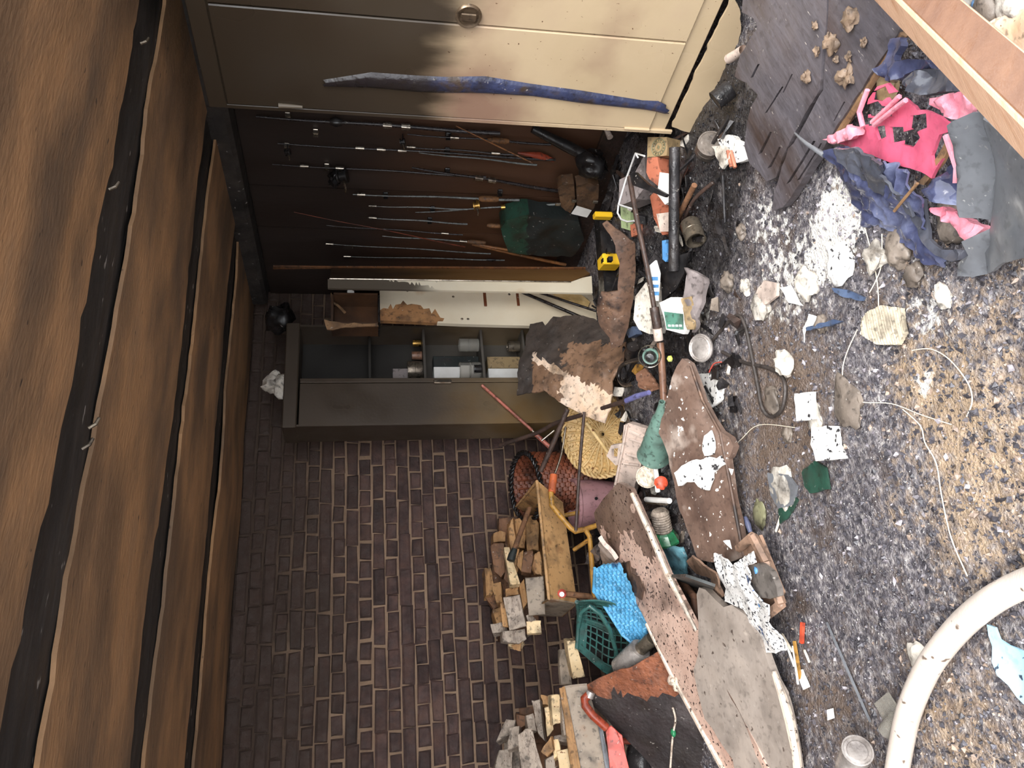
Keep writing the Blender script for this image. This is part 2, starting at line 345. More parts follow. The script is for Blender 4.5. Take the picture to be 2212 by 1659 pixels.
def sheet(name, px, pl, thick, mat, res=.03, disp=None, holes=(), jag=0, parent=None, label=None, cat=None, group=None, smooth=50, matf=None, world=None, kind=None):
    o, n = pl; e1, e2 = basis(n)
    def to2(p): q = p-o; return Vector((q.dot(e1), q.dot(e2)))
    P = densify([to2(hp(x, y, pl)) for x, y in px], res, jag)
    Hs = [densify([to2(hp(x, y, pl)) for x, y in h], res, jag*.3) for h in holes]
    vs = list(P); ed = [(i, (i+1) % len(P)) for i in range(len(P))]
    for h in Hs:
        b = len(vs); vs += h; ed += [(b+i, b+(i+1) % len(h)) for i in range(len(h))]
    xs = [p.x for p in P]; ys = [p.y for p in P]
    x = min(xs)+res*.5; row = 0
    while x < max(xs):
        y = min(ys)+res*(.25 if row % 2 else .75)
        while y < max(ys):
            if inpoly(x, y, P): vs.append(Vector((x+U(-.2, .2)*res, y+U(-.2, .2)*res)))
            y += res
        x += res; row += 1
    r = geometry.delaunay_2d_cdt(vs, ed, [], 0, 1e-6)
    V2, Fc = r[0], r[2]
    tri = []
    for f in Fc:
        cx = sum(V2[i].x for i in f)/3; cy = sum(V2[i].y for i in f)/3
        if inpoly(cx, cy, P) and not any(inpoly(cx, cy, h) for h in Hs): tri.append(list(f))
    top = []
    for p in V2:
        q = o+e1*p.x+e2*p.y
        top.append(q+n*(disp(p.x, p.y, q) if disp else 0))
    k = len(top); bot = [p-n*thick for p in top]
    cnt = {}
    for f in tri:
        for a, b in ((f[0], f[1]), (f[1], f[2]), (f[2], f[0])): cnt[(min(a, b), max(a, b))] = cnt.get((min(a, b), max(a, b)), 0)+1
    mb = MB(); mb.v = top+bot
    for f in tri:
        mi = matf(sum((top[i] for i in f), Vector())/3) if matf else 0
        mb.f.append(f); mb.mi.append(mi); mb.f.append([i+k for i in f][::-1]); mb.mi.append(mi)
    for (a, b), c in cnt.items():
        if c == 1: mb.f.append([a, b, b+k, a+k]); mb.mi.append(matf((top[a]+top[b])/2) if matf else 0)
    used = sorted(set(i for f in mb.f for i in f)); mp = {a: i for i, a in enumerate(used)}
    mb.v = [mb.v[i] for i in used]; mb.f = [[mp[i] for i in f] for f in mb.f]
    return mb.build(name, mat, parent, label, cat, group, smooth, kind)
def rough(a, s=12, seed=0): return lambda u, v, q: a*(noise.noise(Vector((u*s, v*s, seed)))+.5*noise.noise(Vector((u*s*2.3, v*s*2.3, seed+4))))
def crease(a, s=12, seed=0):
    def f(u, v, q):
        n1 = noise.noise(Vector((u*s, v*s, seed))); n2 = noise.noise(Vector((u*s*1.9+3, v*s*1.9, seed+5))); n3 = noise.noise(Vector((u*s*4.1, v*s*4.1+7, seed+9)))
        return a*(.9*n1+.9*(.35-abs(n2))+.45*(.3-abs(n3)))
    return f
def quadpx(name, px, pl, t, mat, **k): return sheet(name, px, pl, t, mat, **k)
def lump(name, c, s, mat, label, cat, group=None, parent=None, sub=3, amp=.35, seed=None, flat=.6):
    bm = bmesh.new(); bmesh.ops.create_icosphere(bm, subdivisions=sub, radius=1); sd_ = R()*50 if seed is None else seed
    vs = []
    for v in bm.verts:
        d = v.co.normalized(); k = 1+amp*noise.noise(d*1.3+Vector((sd_, 0, 0)))+.5*amp*noise.noise(d*3.1+Vector((0, sd_, 0)))+.3*amp*noise.noise(d*7+Vector((0, 0, sd_)))
        vs.append(Vector(c)+Vector((d.x*s*k, d.y*s*k*(.8), d.z*s*k*flat)))
    bm.verts.index_update(); fs = [[v.index for v in f.verts] for f in bm.faces]; bm.free()
    return MB().add(vs, fs).build(name, mat, parent, label, cat, group, 60)
def wire(name, pts, r, mat, label, cat, group=None, n=6, sm=4, parent=None):
    # smooth curve through the points
    Q = []; k = len(pts)
    for i in range(k-1):
        p0, p1, p2, p3 = pts[max(i-1, 0)], pts[i], pts[i+1], pts[min(i+2, k-1)]
        for q in range(sm):
            t = q/sm; Q.append(.5*((2*p1)+(p2-p0)*t+(2*p0-5*p1+4*p2-p3)*t*t+(3*p1-p0-3*p2+p3)*t**3))
    Q.append(pts[-1]); rr = r
    if isinstance(r, (list, tuple)): rr = [r[0]+(r[1]-r[0])*i/(len(Q)-1) for i in range(len(Q))]
    return MB().tube(Q, rr, n).build(name, mat, parent, label, cat, group, 60)

# ------------------------------------------------------------ setting
YB, XR, ZC, XL = 4.5, 3.0, 2.12, -2.4
MOUND = [(hz(1400, 600, 0), .10, .33), (hz(1400, 850, 0), .10, .3), (hz(1430, 1100, 0), .08, .3), (hz(1370, 430, 0), .08, .3), (hz(1330, 1250, 0), .07, .3), (hz(1500, 350, 0), .03, .25)]
def floor_h(x, y):
    g = sum(a*math.exp(-((x-p.x)**2+(y-p.y)**2)/(s*s)) for p, a, s in MOUND)
    return g+.012*nz(x, y, 0, 3)+.008*nz(x, y, 2, 9)+.006*nz(x, y, 5, 22)+.004*nz(x, y, 8, 55)
def grid(x0, x1, y0, y1, st):
    nx = int((x1-x0)/st); ny = int((y1-y0)/st); vs = []; fs = []
    for j in range(ny+1):
        for i in range(nx+1):
            x = x0+(x1-x0)*i/nx; y = y0+(y1-y0)*j/ny; vs.append((x, y, floor_h(x, y)))
    for j in range(ny):
        for i in range(nx):
            a = j*(nx+1)+i; fs.append([a, a+1, a+nx+2, a+nx+1])
    return vs, fs
fm = MB(); fm.add(*grid(-2.4, 3.0, .4, 4.5, .018))
flo = fm.build('floor', 'floor', smooth=80, kind='structure', origin=(0, 0, 0)); flo['label'] = 'wet floor buried under black ash and charred grit'
TAN = [(2060, 800, .20, .36), (2010, 900, .16, .36), (2120, 960, .2, .36), (2080, 1180, .16, .5), (1960, 800, .10, .45), (2190, 1050, .2, .4), (2130, 1580, .22, .45), (2030, 1590, .16, .4), (1830, 420, .10, .55), (1960, 560, .12, .5), (1570, 850, .12, .5), (2180, 640, .14, .4), (1930, 1100, .07, .45)]
ASH = [(1825, 445, .12, .9), (1800, 500, .10, .65), (1650, 470, .10, .42), (1520, 690, .12, .55), (1680, 560, .16, .42), (1545, 850, .09, .6), (1770, 570, .12, .45), (2000, 680, .08, .55), (1700, 660, .14, .4), (1990, 830, .05, .5), (1450, 640, .1, .4)]
BRN = [(1840, 1600, .25, .6), (1740, 1480, .16, .5), (1720, 960, .25, .6), (1620, 1020, .25, .6), (1640, 720, .25, .5), (1760, 800, .25, .5), (1680, 850, .2, .5), (2050, 1500, .25, .5)]
def stain_shade_f(x, y, lst):
    return min(1, sum(a*math.exp(-((x-p.x)**2+(y-p.y)**2)/(s*s)) for p, s, a in lst))
SOOT_SHADE = [(1400, 450, .4, .8), (1420, 750, .35, .8), (1530, 330, .25, .7), (1440, 1050, .3, .8), (1330, 1250, .4, .8), (1540, 430, .25, .75), (1480, 560, .25, .8), (1560, 200, .25, .85), (1590, 330, .22, .75), (1560, 560, .2, .5), (1700, 1250, .2, .3), (1480, 760, .2, .7)]  # black soot plus the room's shade over the heap, painted into the colour
TAN, ASH, BRN, SOOT_SHADE = [[(hz(a, b, 0), c, d) for a, b, c, d in l] for l in (TAN, ASH, BRN, SOOT_SHADE)]
ca = flo.data.color_attributes.new('StainShade', 'FLOAT_COLOR', 'POINT')
ca.data.foreach_set('color', [k for v in flo.data.vertices for k in (stain_shade_f(v.co.x, v.co.y, TAN), stain_shade_f(v.co.x, v.co.y, ASH), stain_shade_f(v.co.x, v.co.y, BRN), stain_shade_f(v.co.x, v.co.y, SOOT_SHADE))])
og = MB(); og.bb((-5, -6, -.1), (5, .4, -.012)); o = og.build('floor_outside', 'floor', kind='structure', origin=(0, 0, -.1)); o['label'] = 'ash-strewn ground outside the opening'

# back wall: mortar bed with bricks in English bond as children
wb = MB(); wb.bb((XL, YB, -.1), (XR+.12, YB+.2, 2.3)); wall_b = wb.build('wall_back', 'mortar', kind='structure'); wall_b['label'] = 'sooty brick wall in alternating header and stretcher courses'
wpos = wall_b.location.copy()
def brick_mesh(wd, hgt, seed):
    random.seed(seed); d = .011; c = .009; V = []
    for (z, s) in ((.012, 0), (-d+c, 0), (-d, c)):
        for (sx, sz) in ((-1, -1), (1, -1), (1, 1), (-1, 1)):
            jx = U(-.006, .006) if z != .012 else 0; jz = U(-.005, .005) if z != .012 else 0
            V.append((sx*(wd/2-s)+jx, z+U(-.002, .002), sz*(hgt/2-s)+jz))
    Fs = [[8, 9, 10, 11]]
    for k in (0, 4):
        for j in range(4): Fs.append([k+j, k+(j+1) % 4, k+4+(j+1) % 4, k+4+j])
    me = bpy.data.meshes.new('brick'); me.from_pydata(V, [], Fs)
    bm = bmesh.new(); bm.from_mesh(me); bmesh.ops.recalc_face_normals(bm, faces=bm.faces); bm.to_mesh(me); bm.free()
    me.materials.append(MATS['brick']); return me
CH = .0757; HW, SW, JT = .105, .22, .011
hm = [brick_mesh(HW-JT, CH-JT, i) for i in range(5)]; sm_ = [brick_mesh(SW-JT+.0, CH-JT, 20+i) for i in range(5)]
random.seed(11); cand = []
for c in range(28):
    z = CH*(c+.5)+.004; head = c % 2 == 0; step = (HW if head else .215); x = XL+U(0, .03)+(0 if head else .055)
    while x < XR-.02:
        wd = step+U(-.012, .012); xc = x+wd/2; x += wd
        px_, py_, dc = proj((xc, YB, z))
        vis = -20 < py_ < 1690 and 520 < px_ < 1420 and (py_ > 945 or px_ < 640) and not (py_ < 590)
        cand.append((vis, wd/dc, xc, z, head, dc))
vis = sorted([k for k in cand if k[0]], key=lambda k: -k[1]*(1.9 if k[4] else 1)); parts = vis[:298]; ps = set(id(k) for k in parts)
for k in parts:
    o = bpy.data.objects.new('brick', random.choice(hm if k[4] else sm_)); C.objects.link(o); o.parent = wall_b
    o.location = Vector((k[2], YB+U(-.003, .004), k[3]+.004*nz(k[2], k[3], 0, 3)+U(-.003, .003)))-wpos; o.rotation_euler = (U(-.03, .03), U(-.02, .02), 0)
    if R() < .5: o.rotation_euler.y += math.pi
rb = MB()
for k in cand:
    if id(k) in ps: continue
    me = random.choice(hm if k[4] else sm_)
    rb.add([Vector((v.co.x+k[2], v.co.y+YB, v.co.z+k[3])) for v in me.vertices], [list(p.vertices) for p in me.polygons])
o = rb.build('remaining_bricks', 'brick', wall_b, kind='stuff')

# right wall of hardboard panels
wr = MB(); wr.bb((XR+.012, .3, -.1), (XR+.12, YB, 2.3)); wall_r = wr.build('wall_right', 'charbeam', kind='structure'); wall_r['label'] = 'side wall lined with sooty red-brown hardboard'
for a, b in ((.3, 1.58), (1.59, 2.83), (2.845, 3.42), (3.43, 3.78), (3.79, 4.49)):
    MB().bb((XR, a, .12), (XR+.013, b, 2.02)).build('panel', 'hardboard', wall_r)
MB().bb((XR-.025, .3, .0), (XR+.01, YB-.02, .15), bev=.004).build('baseboard', 'rustbar', wall_r)
wl = MB(); wl.bb((XL-.12, 1.15, -.1), (XL, YB, 2.3)); o = wl.build('wall_left', 'mortar', kind='structure'); o['label'] = 'plain side wall left of the view'

# ceiling: scorched boards between charred joists
cb = MB(); cb.bb((XL, 1.12, ZC+.03), (XR+.1, YB+.1, ZC+.14)); ceil = cb.build('ceiling', 'charbeam', kind='structure'); ceil['label'] = 'low ceiling of scorched tan boards between charred joists'
def cstrip(y0, y1, z, seed):
    mb = MB(); n = 90; V = []
    for i in range(n+1):
        x = XL+(2.96-XL)*i/n; j = lambda s: .022*nz(x, s, seed, 4)+.018*nz(x, s, seed, 13)+.02*max(0, nz(x, s+9, seed, 2.2))
        sag = .012*nz(x, 0, seed, 1.5)
        V += [(x, y0-j(1), z+sag), (x, y1+j(5), z+sag+.004), (x, y1+j(5), z+sag+.016), (x, y0-j(1), z+sag+.012)]
    Fs = [[i*4+q, i*4+(q+1) % 4, i*4+4+(q+1) % 4, i*4+4+q] for i in range(n) for q in range(4)]
    mb.add(V, Fs); mb.build('ceiling_board', 'ceilboard', ceil)
for k, (a, b) in enumerate(((1.14, 1.81), (2.03, 2.75), (2.94, 3.56), (3.75, 4.42))): cstrip(a, b, ZC-.016, k)
for (a, b, d) in ((1.78, 2.06, -.002), (2.72, 2.97, -.002), (3.53, 3.78, -.004), (4.38, 4.5, -.002)):
    mb = MB(); n = 60; V = []
    for i in range(n+1):
        x = XL+(XR-XL)*i/n; w1 = .008*nz(x, a, 0, 5); w2 = .008*nz(x, b, 3, 5)
        V += [(x, a+w1, ZC-d), (x, b+w2, ZC-d), (x, b+w2, ZC+.05), (x, a+w1, ZC+.05)]
    mb.add(V, [[i*4+q, i*4+(q+1) % 4, i*4+4+(q+1) % 4, i*4+4+q] for i in range(n) for q in range(4)])
    mb.build('joist', 'charbeam', ceil)
pb = MB(); pb.bb((XR-.16, 1.14, ZC-.10), (XR, 4.4, ZC+.03), bev=.02); pb.build('wall_plate', 'charbeam', ceil)
# nails and a hook left in the joists
for i, (x, y) in enumerate(((243, 410), (200, 925), (186, 970), (310, 95))):
    p = hz(x, y, ZC-.02)
    MB().tube([p+Vector((0, 0, .01)), p+Vector((.012, 0, -.006)), p+Vector((.03, 0, -.012))], [.005, .005, .004], 6).build('nail', 'tin', ceil)

# ------------------------------------------------------------ steel cabinet by the right wall
XF, YC = 2.38, 2.29
def cz(x, y): p = hx(x, y, XF); return p.y, p.z
CT = 1.985
cab = thing('steel_cabinet', 'tall cream steel cabinet with soot-darkened top and closed doors', 'cabinet', ((XF+.2), 1.75, 0))
yA, yM, yZ = YC, hx(1300, 78, XF).y, 1.02
MB().bb((XF+.012, yZ, .13), (XF+.46, yA, CT-.0), bev=.004).build('body', 'cabinet', cab)
z0 = .205
d1 = MB().bb((XF, yM+.003, z0), (XF+.014, yA-.022, CT-.07), bev=.004).build('door', 'cabinet', cab)
d2 = MB().bb((XF, yZ+.02, z0), (XF+.014, yM-.003, CT-.07), bev=.004).build('door', 'cabinet', cab)
MB().bb((XF+.002, yZ, CT-.066), (XF+.014, yA, CT), bev=.003).build('top_rail', 'cabinet', cab)
MB().bb((XF+.002, yA-.019, .1), (XF+.014, yA, CT-.066), bev=.002).build('side_rail', 'cabinet', cab)
sheet('bottom_rail', [(1452, 274), (1497, 290), (1512, 262), (1545, 220), (1562, 165), (1590, 120), (1600, 60), (1600, 20), (1588, 0), (1590, -60), (1606, -60), (1578, 2), (1530, 100)], PX(XF+.002), .01, 'cabinet', jag=.006, parent=cab, res=.02)
p = hx(1012, 34, XF); hl = MB(); hl.lathe([(.0, .001), (.034, .002), (.036, .008), (.042, .010), (.046, .006), (.048, -.004)], p, (-1, 0, 0), 28)
h1 = hl.build('handle_cup', 'handle', d1 if p.y > yM else d2, smooth=40)
MB().box(p+Vector((-.009, 0, 0)), (.008, .03, .055), bev=.003).build('latch', 'handle', d1 if p.y > yM else d2)
for (x, y) in ((1375, 277),):
    q = hx(x, y, XF); MB().tube([q+Vector((-.004, 0, -.055)), q+Vector((-.004, 0, .055))], .006, 8).build('hinge', 'cabinet', cab)
# melted blue plastic run down the door
path = [(700, 178, 6), (800, 172, 16), (900, 180, 17), (960, 182, 16), (1050, 184, 17), (1150, 194, 14), (1250, 208, 13), (1330, 218, 11), (1390, 226, 9), (1420, 229, 10), (1436, 235, 9), (1442, 238, 5)]
mb = MB(); V = []; 
for i, (x, y, wpx) in enumerate(path):
    for t in np.linspace(-1, 1, 9):
        pt = hx(x+U(-4, 4), y+t*wpx*(1+U(-.12, .2)), XF); pt.x -= .001+.013*math.sqrt(max(0, 1-t*t))*(1+.4*nz(x*.05, t*3)); V.append(pt)
mb.add(V, [[i*9+j, i*9+j+1, i*9+10+j, i*9+9+j] for i in range(len(path)-1) for j in range(8)])
mb.build('melted_drip', 'dkblue_drip' if 'dkblue_drip' in MATS else 'dkblue', None, 'melted dark blue plastic run stuck down the cream cabinet door', 'melted plastic', smooth=70)
# carton lying against the cabinet plinth etc. come later

# ------------------------------------------------------------ fishing tackle on the hardboard wall
RX = XR-.03
ordn = ['first', 'second', 'third', 'fourth', 'fifth', 'sixth', 'seventh', 'eighth', 'ninth', 'tenth', 'eleventh', 'twelfth', 'thirteenth', 'fourteenth', 'fifteenth', 'sixteenth', 'seventeenth']
rods = [  # top px, bottom px, radius, material, look, extras
    ((553, 252), (1080, 288), .012, 'blackrod', 'thick sheathed fishing rod with bright ferrules', 'f830 f870 k720'),
    ((880, 290), (1190, 312), .007, 'blackrod', 'short rod with a pale cork grip', 'c1075 r870 f980'),
    ((876, 317), (1110, 334), .006, 'blackrod', 'thin dark rod with a white ferrule', 'f888 f1070'),
    ((905, 330), (1160, 356), .006, 'greyrod', 'plain grey rod without a reel', ''),
    ((600, 310), (1200, 345), .008, 'blackrod', 'long speckled rod with bright bands', 'f815 f860 f770 r620'),
    ((890, 362), (1205, 412), .011, 'blackrod', 'thick dark rod with two pale beads', 'f1030 f1058'),
    ((588, 355), (1050, 382), .007, 'blackrod', 'long dark rod with a black reel', 'f655 f730 R735'),
    ((762, 420), (1122, 432), .008, 'greyrod', 'grey-green rod with brass reel', 'f780 B1028 c1055'),
    ((800, 445), (1010, 452), .005, 'greyrod', 'thin pale rod with a bright tip', 'f805 g880'),
    ((897, 459), (1212, 440), .007, 'greyrod', 'slanting spear-like rod with two gold rings', 'b1087 b1112'),
    ((795, 470), (1010, 484), .006, 'greyrod', 'grey rod with a pale metal tip', 'f805 c1075'),
    ((635, 458), (1005, 533), .004, 'redrod', 'whip-thin rod crossing the others at a slant', ''),
    ((705, 487), (1000, 507), .005, 'blackrod', 'dark rod with a clip near its tip', 'g725 f960'),
    ((826, 510), (1040, 524), .006, 'greyrod', 'grey rod ending in a fat cork grip', 'c1030 f1000'),
    ((710, 527), (1060, 548), .005, 'greyrod', 'slim rod with two rings by its tip', 'f712 g760'),
    ((742, 554), (1090, 562), .005, 'greyrod', 'slim rod with a frayed white tip', 'f750 k1060'),
]
order = sorted(range(len(rods)), key=lambda i: rods[i][0][1]*.5+rods[i][1][1]*.5)
for rank, i in enumerate(order):
    a, b, r, mt, look, ex = rods[i]; A = hx(*a, RX-.01*(i % 3)); B = hx(*b, RX-.01*(i % 3)-.03)
    t = thing('fishing_rod', look+', '+ordn[rank]+' from the cabinet on the board wall', 'fishing rod', B, 'fishing rods on the board wall')
    pts = [A.lerp(B, k/10)+Vector((.0, .004*math.sin(k*.9), 0)) for k in range(11)]
    MB().tube(pts, [r*(.45+.55*k/10) for k in range(11)], 8).build('shaft', mt, t, smooth=50)
    d = (B-A).normalized()
    for e in ex.split():
        s = (float(e[1:])-a[0])/(b[0]-a[0]); p = A.lerp(B, s); k = e[0]
        if k == 'f': MB().tube([p-d*.022, p+d*.022], r*1.5, 10).build('ferrule', 'chrome', t, smooth=50)
        if k == 'b': MB().tube([p-d*.012, p+d*.012], r*2.4, 12).build('collar', 'brass', t, smooth=50)
        if k == 'c': MB().tube([p-d*.06, p-d*.04, p+d*.04, p+d*.055], [r*1.3, r*2.4, r*2.2, r*1.4], 10).build('grip', 'cork', t, smooth=50)
        if k == 'g':
            ring = [p+Vector((-.012, 0, 0))+Vector((math.cos(q*.7)*.009, math.sin(q*.7)*.009, 0)) for q in range(10)]
            MB().tube(ring, .0018, 5).build('guide_ring', 'chrome', t)
        if k == 'k': MB().tube([p-d*.03, p, p+d*.03], [r*1.2, r*2.1, r*1.2], 10).build('grip', 'black', t, smooth=50)
        if k in 'rRB':
            sc = {'r': .7, 'R': 1.5, 'B': 1.0}[k]; q = p+Vector((-.035, .02, 0)); mm = 'brass' if k == 'B' else 'black'
            rl = MB().lathe([(.012*sc, -.018*sc), (.026*sc, -.018*sc), (.026*sc, -.012*sc), (.016*sc, -.01*sc), (.016*sc, .01*sc), (.026*sc, .012*sc), (.026*sc, .018*sc), (.01*sc, .018*sc)], q, (0, .3, 1), 18).build('reel', mm, t, smooth=40)
            MB().tube([q, q+Vector((-.03, .03, -.01))*sc, q+Vector((-.03, .05, -.01))*sc], .004*sc, 6).build('reel_handle', 'chrome', rl)
            MB().tube([p, q], .005*sc, 6).build('reel_foot', mm, t)
for i, (a, b, r) in enumerate((((1020, 528), (1222, 572), .011), ((1000, 522), (1130, 545), .009))):
    A = hx(*a, RX-.03); B = hx(*b, RX-.08)
    MB().tube([A, A.lerp(B, .5)+Vector((0, .005, 0)), B], [r*.7, r*.9, r], 9).build('bamboo_pole', 'bamboo', None, ['long tan bamboo pole leaning below the rods', 'short tan bamboo pole behind the longer one'][i], 'pole', 'bamboo poles', 60)
clips = [((682, 282), 'chrome'), ((620, 312), 'chrome'), ((706, 356), 'chrome'), ((968, 290), 'black'), ((966, 322), 'black'), ((966, 366), 'black'), ((1080, 412), 'black'), ((833, 418), 'black'), ((934, 448), 'black'), ((928, 472), 'black'), ((622, 246), 'chrome')]
for ci, ((x, y), mt) in enumerate(sorted(clips, key=lambda k: k[0][1])):
    p = hx(x, y, XR); t = MB(); t.box(p+Vector((-.006, 0, 0)), (.012, .034, .03), bev=.004); t.box(p+Vector((-.02, -.012, 0)), (.02, .005, .024)); t.box(p+Vector((-.02, .012, 0)), (.02, .005, .024))
    t.build('rod_clip', mt, None, ordn[ci]+(' clip, bright metal,' if mt == 'chrome' else ' clip, black,')+' counting from the cabinet across the rod wall', 'clip', 'clips on the rod wall')
p = hx(625, 227, XF); MB().tube([p+Vector((-.006, 0, .04)), p+Vector((-.006, 0, .0)), p+Vector((-.006, 0, -.05))], [.010, .009, .006], 8).build('cabinet_pin', 'melamine', None, 'pale stub peg on the sooty edge of the cabinet', 'peg', smooth=50)
q = hx(1165, 336, RX-.03); MB().tube([hx(1118, 330, RX-.03), q, hx(1196, 346, RX-.03)], [.006, .02, .011], 10).build('float_handle', 'dkred', None, 'dark red tapered wooden float on the rod wall', 'float', smooth=60)
for i, (a, b, r, lab) in enumerate((((1150, 278), (1296, 352), .030, 'broad black strap slanting down beside the cabinet'), ((985, 272), (1150, 352), .004, 'thin brown line slanting across the rods'))):
    A, B = hx(*a, RX-.07), hx(*b, RX-.16); MB().tube([A, A.lerp(B, .5), B], [r*.7, r, r], 8).build(['strap', 'fishing_line'][i], ['black', 'bamboo'][i], None, lab, ['strap', 'line'][i], smooth=60)
# net/reel lump hanging on the wall, black
p = hx(722, 385, XR-.06); lump('tangled_reel', p, .05, 'black', 'black tangled reel hanging on the sooty rod wall', 'reel', amp=.8)
lump('black_boot', hx(1276, 352, XR-.2), .085, 'black', 'black rubber boot-like lump at the end of the strap', 'lump', amp=.5, flat=1)
q = hx(1318, 297, XR-.12); MB().tube([q+Vector((.09, 0, .02)), q], [.012, .016], 12).build('white_bolt', 'offwhite', None, 'white-ended bolt poking out below the cabinet edge', 'bolt', smooth=50)
# landing net bag and green canvas bag
gb = PX(XR-.16)
sheet('canvas_bag', [(1082, 500), (1095, 478), (1130, 462), (1170, 470), (1250, 478), (1262, 520), (1235, 556), (1150, 552), (1098, 545)], gb, .12, ['dkgreen', 'bottlegreen'], res=.03, disp=rough(.02, 9), label='dark green canvas tackle bag below the rods', cat='bag', matf=lambda c: 1 if proj(c)[0] < 1138 else 0)
p = hx(1250, 432, XR-.16); th = thing('leather_pouch', 'brown leather pouches hanging at the foot of the rod wall', 'pouch', p+Vector((0, 0, -.1)))
sheet('pouch', [(1205, 408), (1215, 398), (1240, 396), (1243, 440), (1232, 462), (1212, 448)], PX(XR-.2), .07, 'leather', res=.02, disp=rough(.012, 20), parent=th)
sheet('pouch', [(1245, 400), (1270, 395), (1294, 402), (1292, 430), (1280, 455), (1258, 452), (1246, 440)], PX(XR-.2), .07, 'leather', res=.02, disp=rough(.012, 20, 3), parent=th)
for (x, y) in ((1240, 434), (1286, 436), (1205, 441)): MB().box(hx(x, y, XR-.215), (.012, .02, .03), bev=.003).build('buckle', 'chrome', th)
sheet('paper_scrap', [(1234, 462), (1246, 445), (1278, 455), (1268, 470)], PX(XR-.23), .003, 'paper', label='white card tucked under the leather pouches', cat='paper')

# ------------------------------------------------------------ steel locker against the brick wall
LY = 4.02
xl = hy(800, 919, LY).x; xd = hy(800, 818, LY).x; xr_ = hy(800, 703, LY).x; lt = hy(643, 850, LY).z; lb = .05
ld = .22
for k in range(60):
    if proj((xl, LY+ld, 1.3))[1] < 950: ld += .01
lt2 = hy(612, 850, LY).z
lk = thing('steel_locker', 'sooty grey steel locker with one door shut and open shelves beside it', 'locker', ((xl+xr_)/2, LY+ld/2, 0))
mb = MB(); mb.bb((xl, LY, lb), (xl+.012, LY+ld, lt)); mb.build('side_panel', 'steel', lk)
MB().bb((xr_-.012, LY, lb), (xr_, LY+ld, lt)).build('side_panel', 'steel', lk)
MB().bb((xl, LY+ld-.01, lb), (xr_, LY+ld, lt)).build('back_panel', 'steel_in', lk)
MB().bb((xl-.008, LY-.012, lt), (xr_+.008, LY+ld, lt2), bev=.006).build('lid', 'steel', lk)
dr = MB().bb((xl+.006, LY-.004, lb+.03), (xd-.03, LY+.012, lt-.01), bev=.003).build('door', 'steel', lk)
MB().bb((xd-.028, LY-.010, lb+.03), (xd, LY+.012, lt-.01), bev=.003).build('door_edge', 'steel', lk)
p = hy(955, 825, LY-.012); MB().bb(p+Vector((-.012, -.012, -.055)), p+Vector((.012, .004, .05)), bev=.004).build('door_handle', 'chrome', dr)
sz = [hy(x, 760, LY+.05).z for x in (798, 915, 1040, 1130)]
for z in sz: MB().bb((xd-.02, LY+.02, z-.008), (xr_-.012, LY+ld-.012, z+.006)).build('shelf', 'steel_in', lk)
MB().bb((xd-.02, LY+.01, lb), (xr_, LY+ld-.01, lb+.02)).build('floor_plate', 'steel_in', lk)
def can(name, p, r, h, mat, label, cat='can', axis=(0, 0, 1), group=None, rim=True, open_=False):
    t = thing(name, label, cat, p, group); a = Vector(axis).normalized()
    pr = [(r*.98, 0), (r, h*.03), (r, h*.97), (r*1.03, h*.98), (r*1.03, h), (r*.92, h)]
    pr += [(r*.92, h*.15), (0, h*.15)] if open_ else [(r*.9, h*.965), (0, h*.965)]
    MB().lathe(pr, p, a, 20, jit=.05).build('body', mat, t, smooth=40)
    if rim: MB().lathe([(r*.99, h*.48), (r*1.02, h*.5), (r*.99, h*.52)], p, a, 20).build('band', mat, t, smooth=40)
    return t
LYm = LY+ld*.45
def onshelf(y, z): q = hy(900, y, LYm); return Vector((q.x, LYm, z+.008))
can('paint_tin', onshelf(800, sz[1]), .055, .09, 'tin', 'dark paint tin on the second locker shelf')
can('pink_tin', onshelf(768, sz[1]), .026, .06, 'copper', 'small coppery tin behind the dark paint tin in the locker')
can('brass_tin', onshelf(738, sz[1])+Vector((0, .02, 0)), .02, .05, 'brass', 'small brassy tin at the back of the second locker shelf')
can('glass_jar', onshelf(800, sz[2]), .05, .13, 'glass', 'clear glass jar on the third locker shelf', 'jar')
can('black_jar', onshelf(803, sz[2])+Vector((0, -.035, 0)), .026, .045, 'black', 'squat black pot lying in front of the glass jar', 'pot')
can('brown_bottle', onshelf(745, sz[2]), .04, .12, 'glass', 'hazy bottle toward the right of the third locker shelf', 'bottle')
can('grey_tin', onshelf(748, sz[3]), .035, .075, 'tin', 'grey tin on the lowest locker shelf')
for i, (a, b, s, mt, lab) in enumerate(((792, 815, 1, 'greybox', 'dark grey carton on the second locker shelf'), (788, 815, 2, 'paper', 'pale carton on the third locker shelf'), (765, 790, 2, 'dkgreen', 'dark green carton above the pale one in the locker'), (792, 817, 3, 'paper', 'white carton at the front of the lowest locker shelf'), (766, 791, 3, 'tanbox', 'tan carton behind the white one on the lowest shelf'))):
    xa, xb = hy(900, b, LYm).x, hy(900, a, LYm).x; z = sz[s]+.008; hh = (sz[s-1]-sz[s])*(.55 if s == 1 else .8)
    MB().bb((xa, LY+ld*.55, z), (xb, LY+ld-.02, z+hh), bev=.003).build('carton', mt, None, lab, 'carton')
# burnt bundle on top of the locker
q = hy(605, 830, LY+.15); lump('burnt_bundle', Vector((hy(600, 830, LY+.12).x, LY+.12, lt2+.04)), .07, 'ashlump', 'crumpled grey burnt bundle on top of the locker', 'bundle', amp=.9, flat=1)
lump('burnt_pot', Vector((hy(600, 690, LY+.12).x, LY+.1, lt2+.05)), .09, 'black', 'black burnt lump at the far end of the locker top', 'lump', amp=.5, flat=.9)

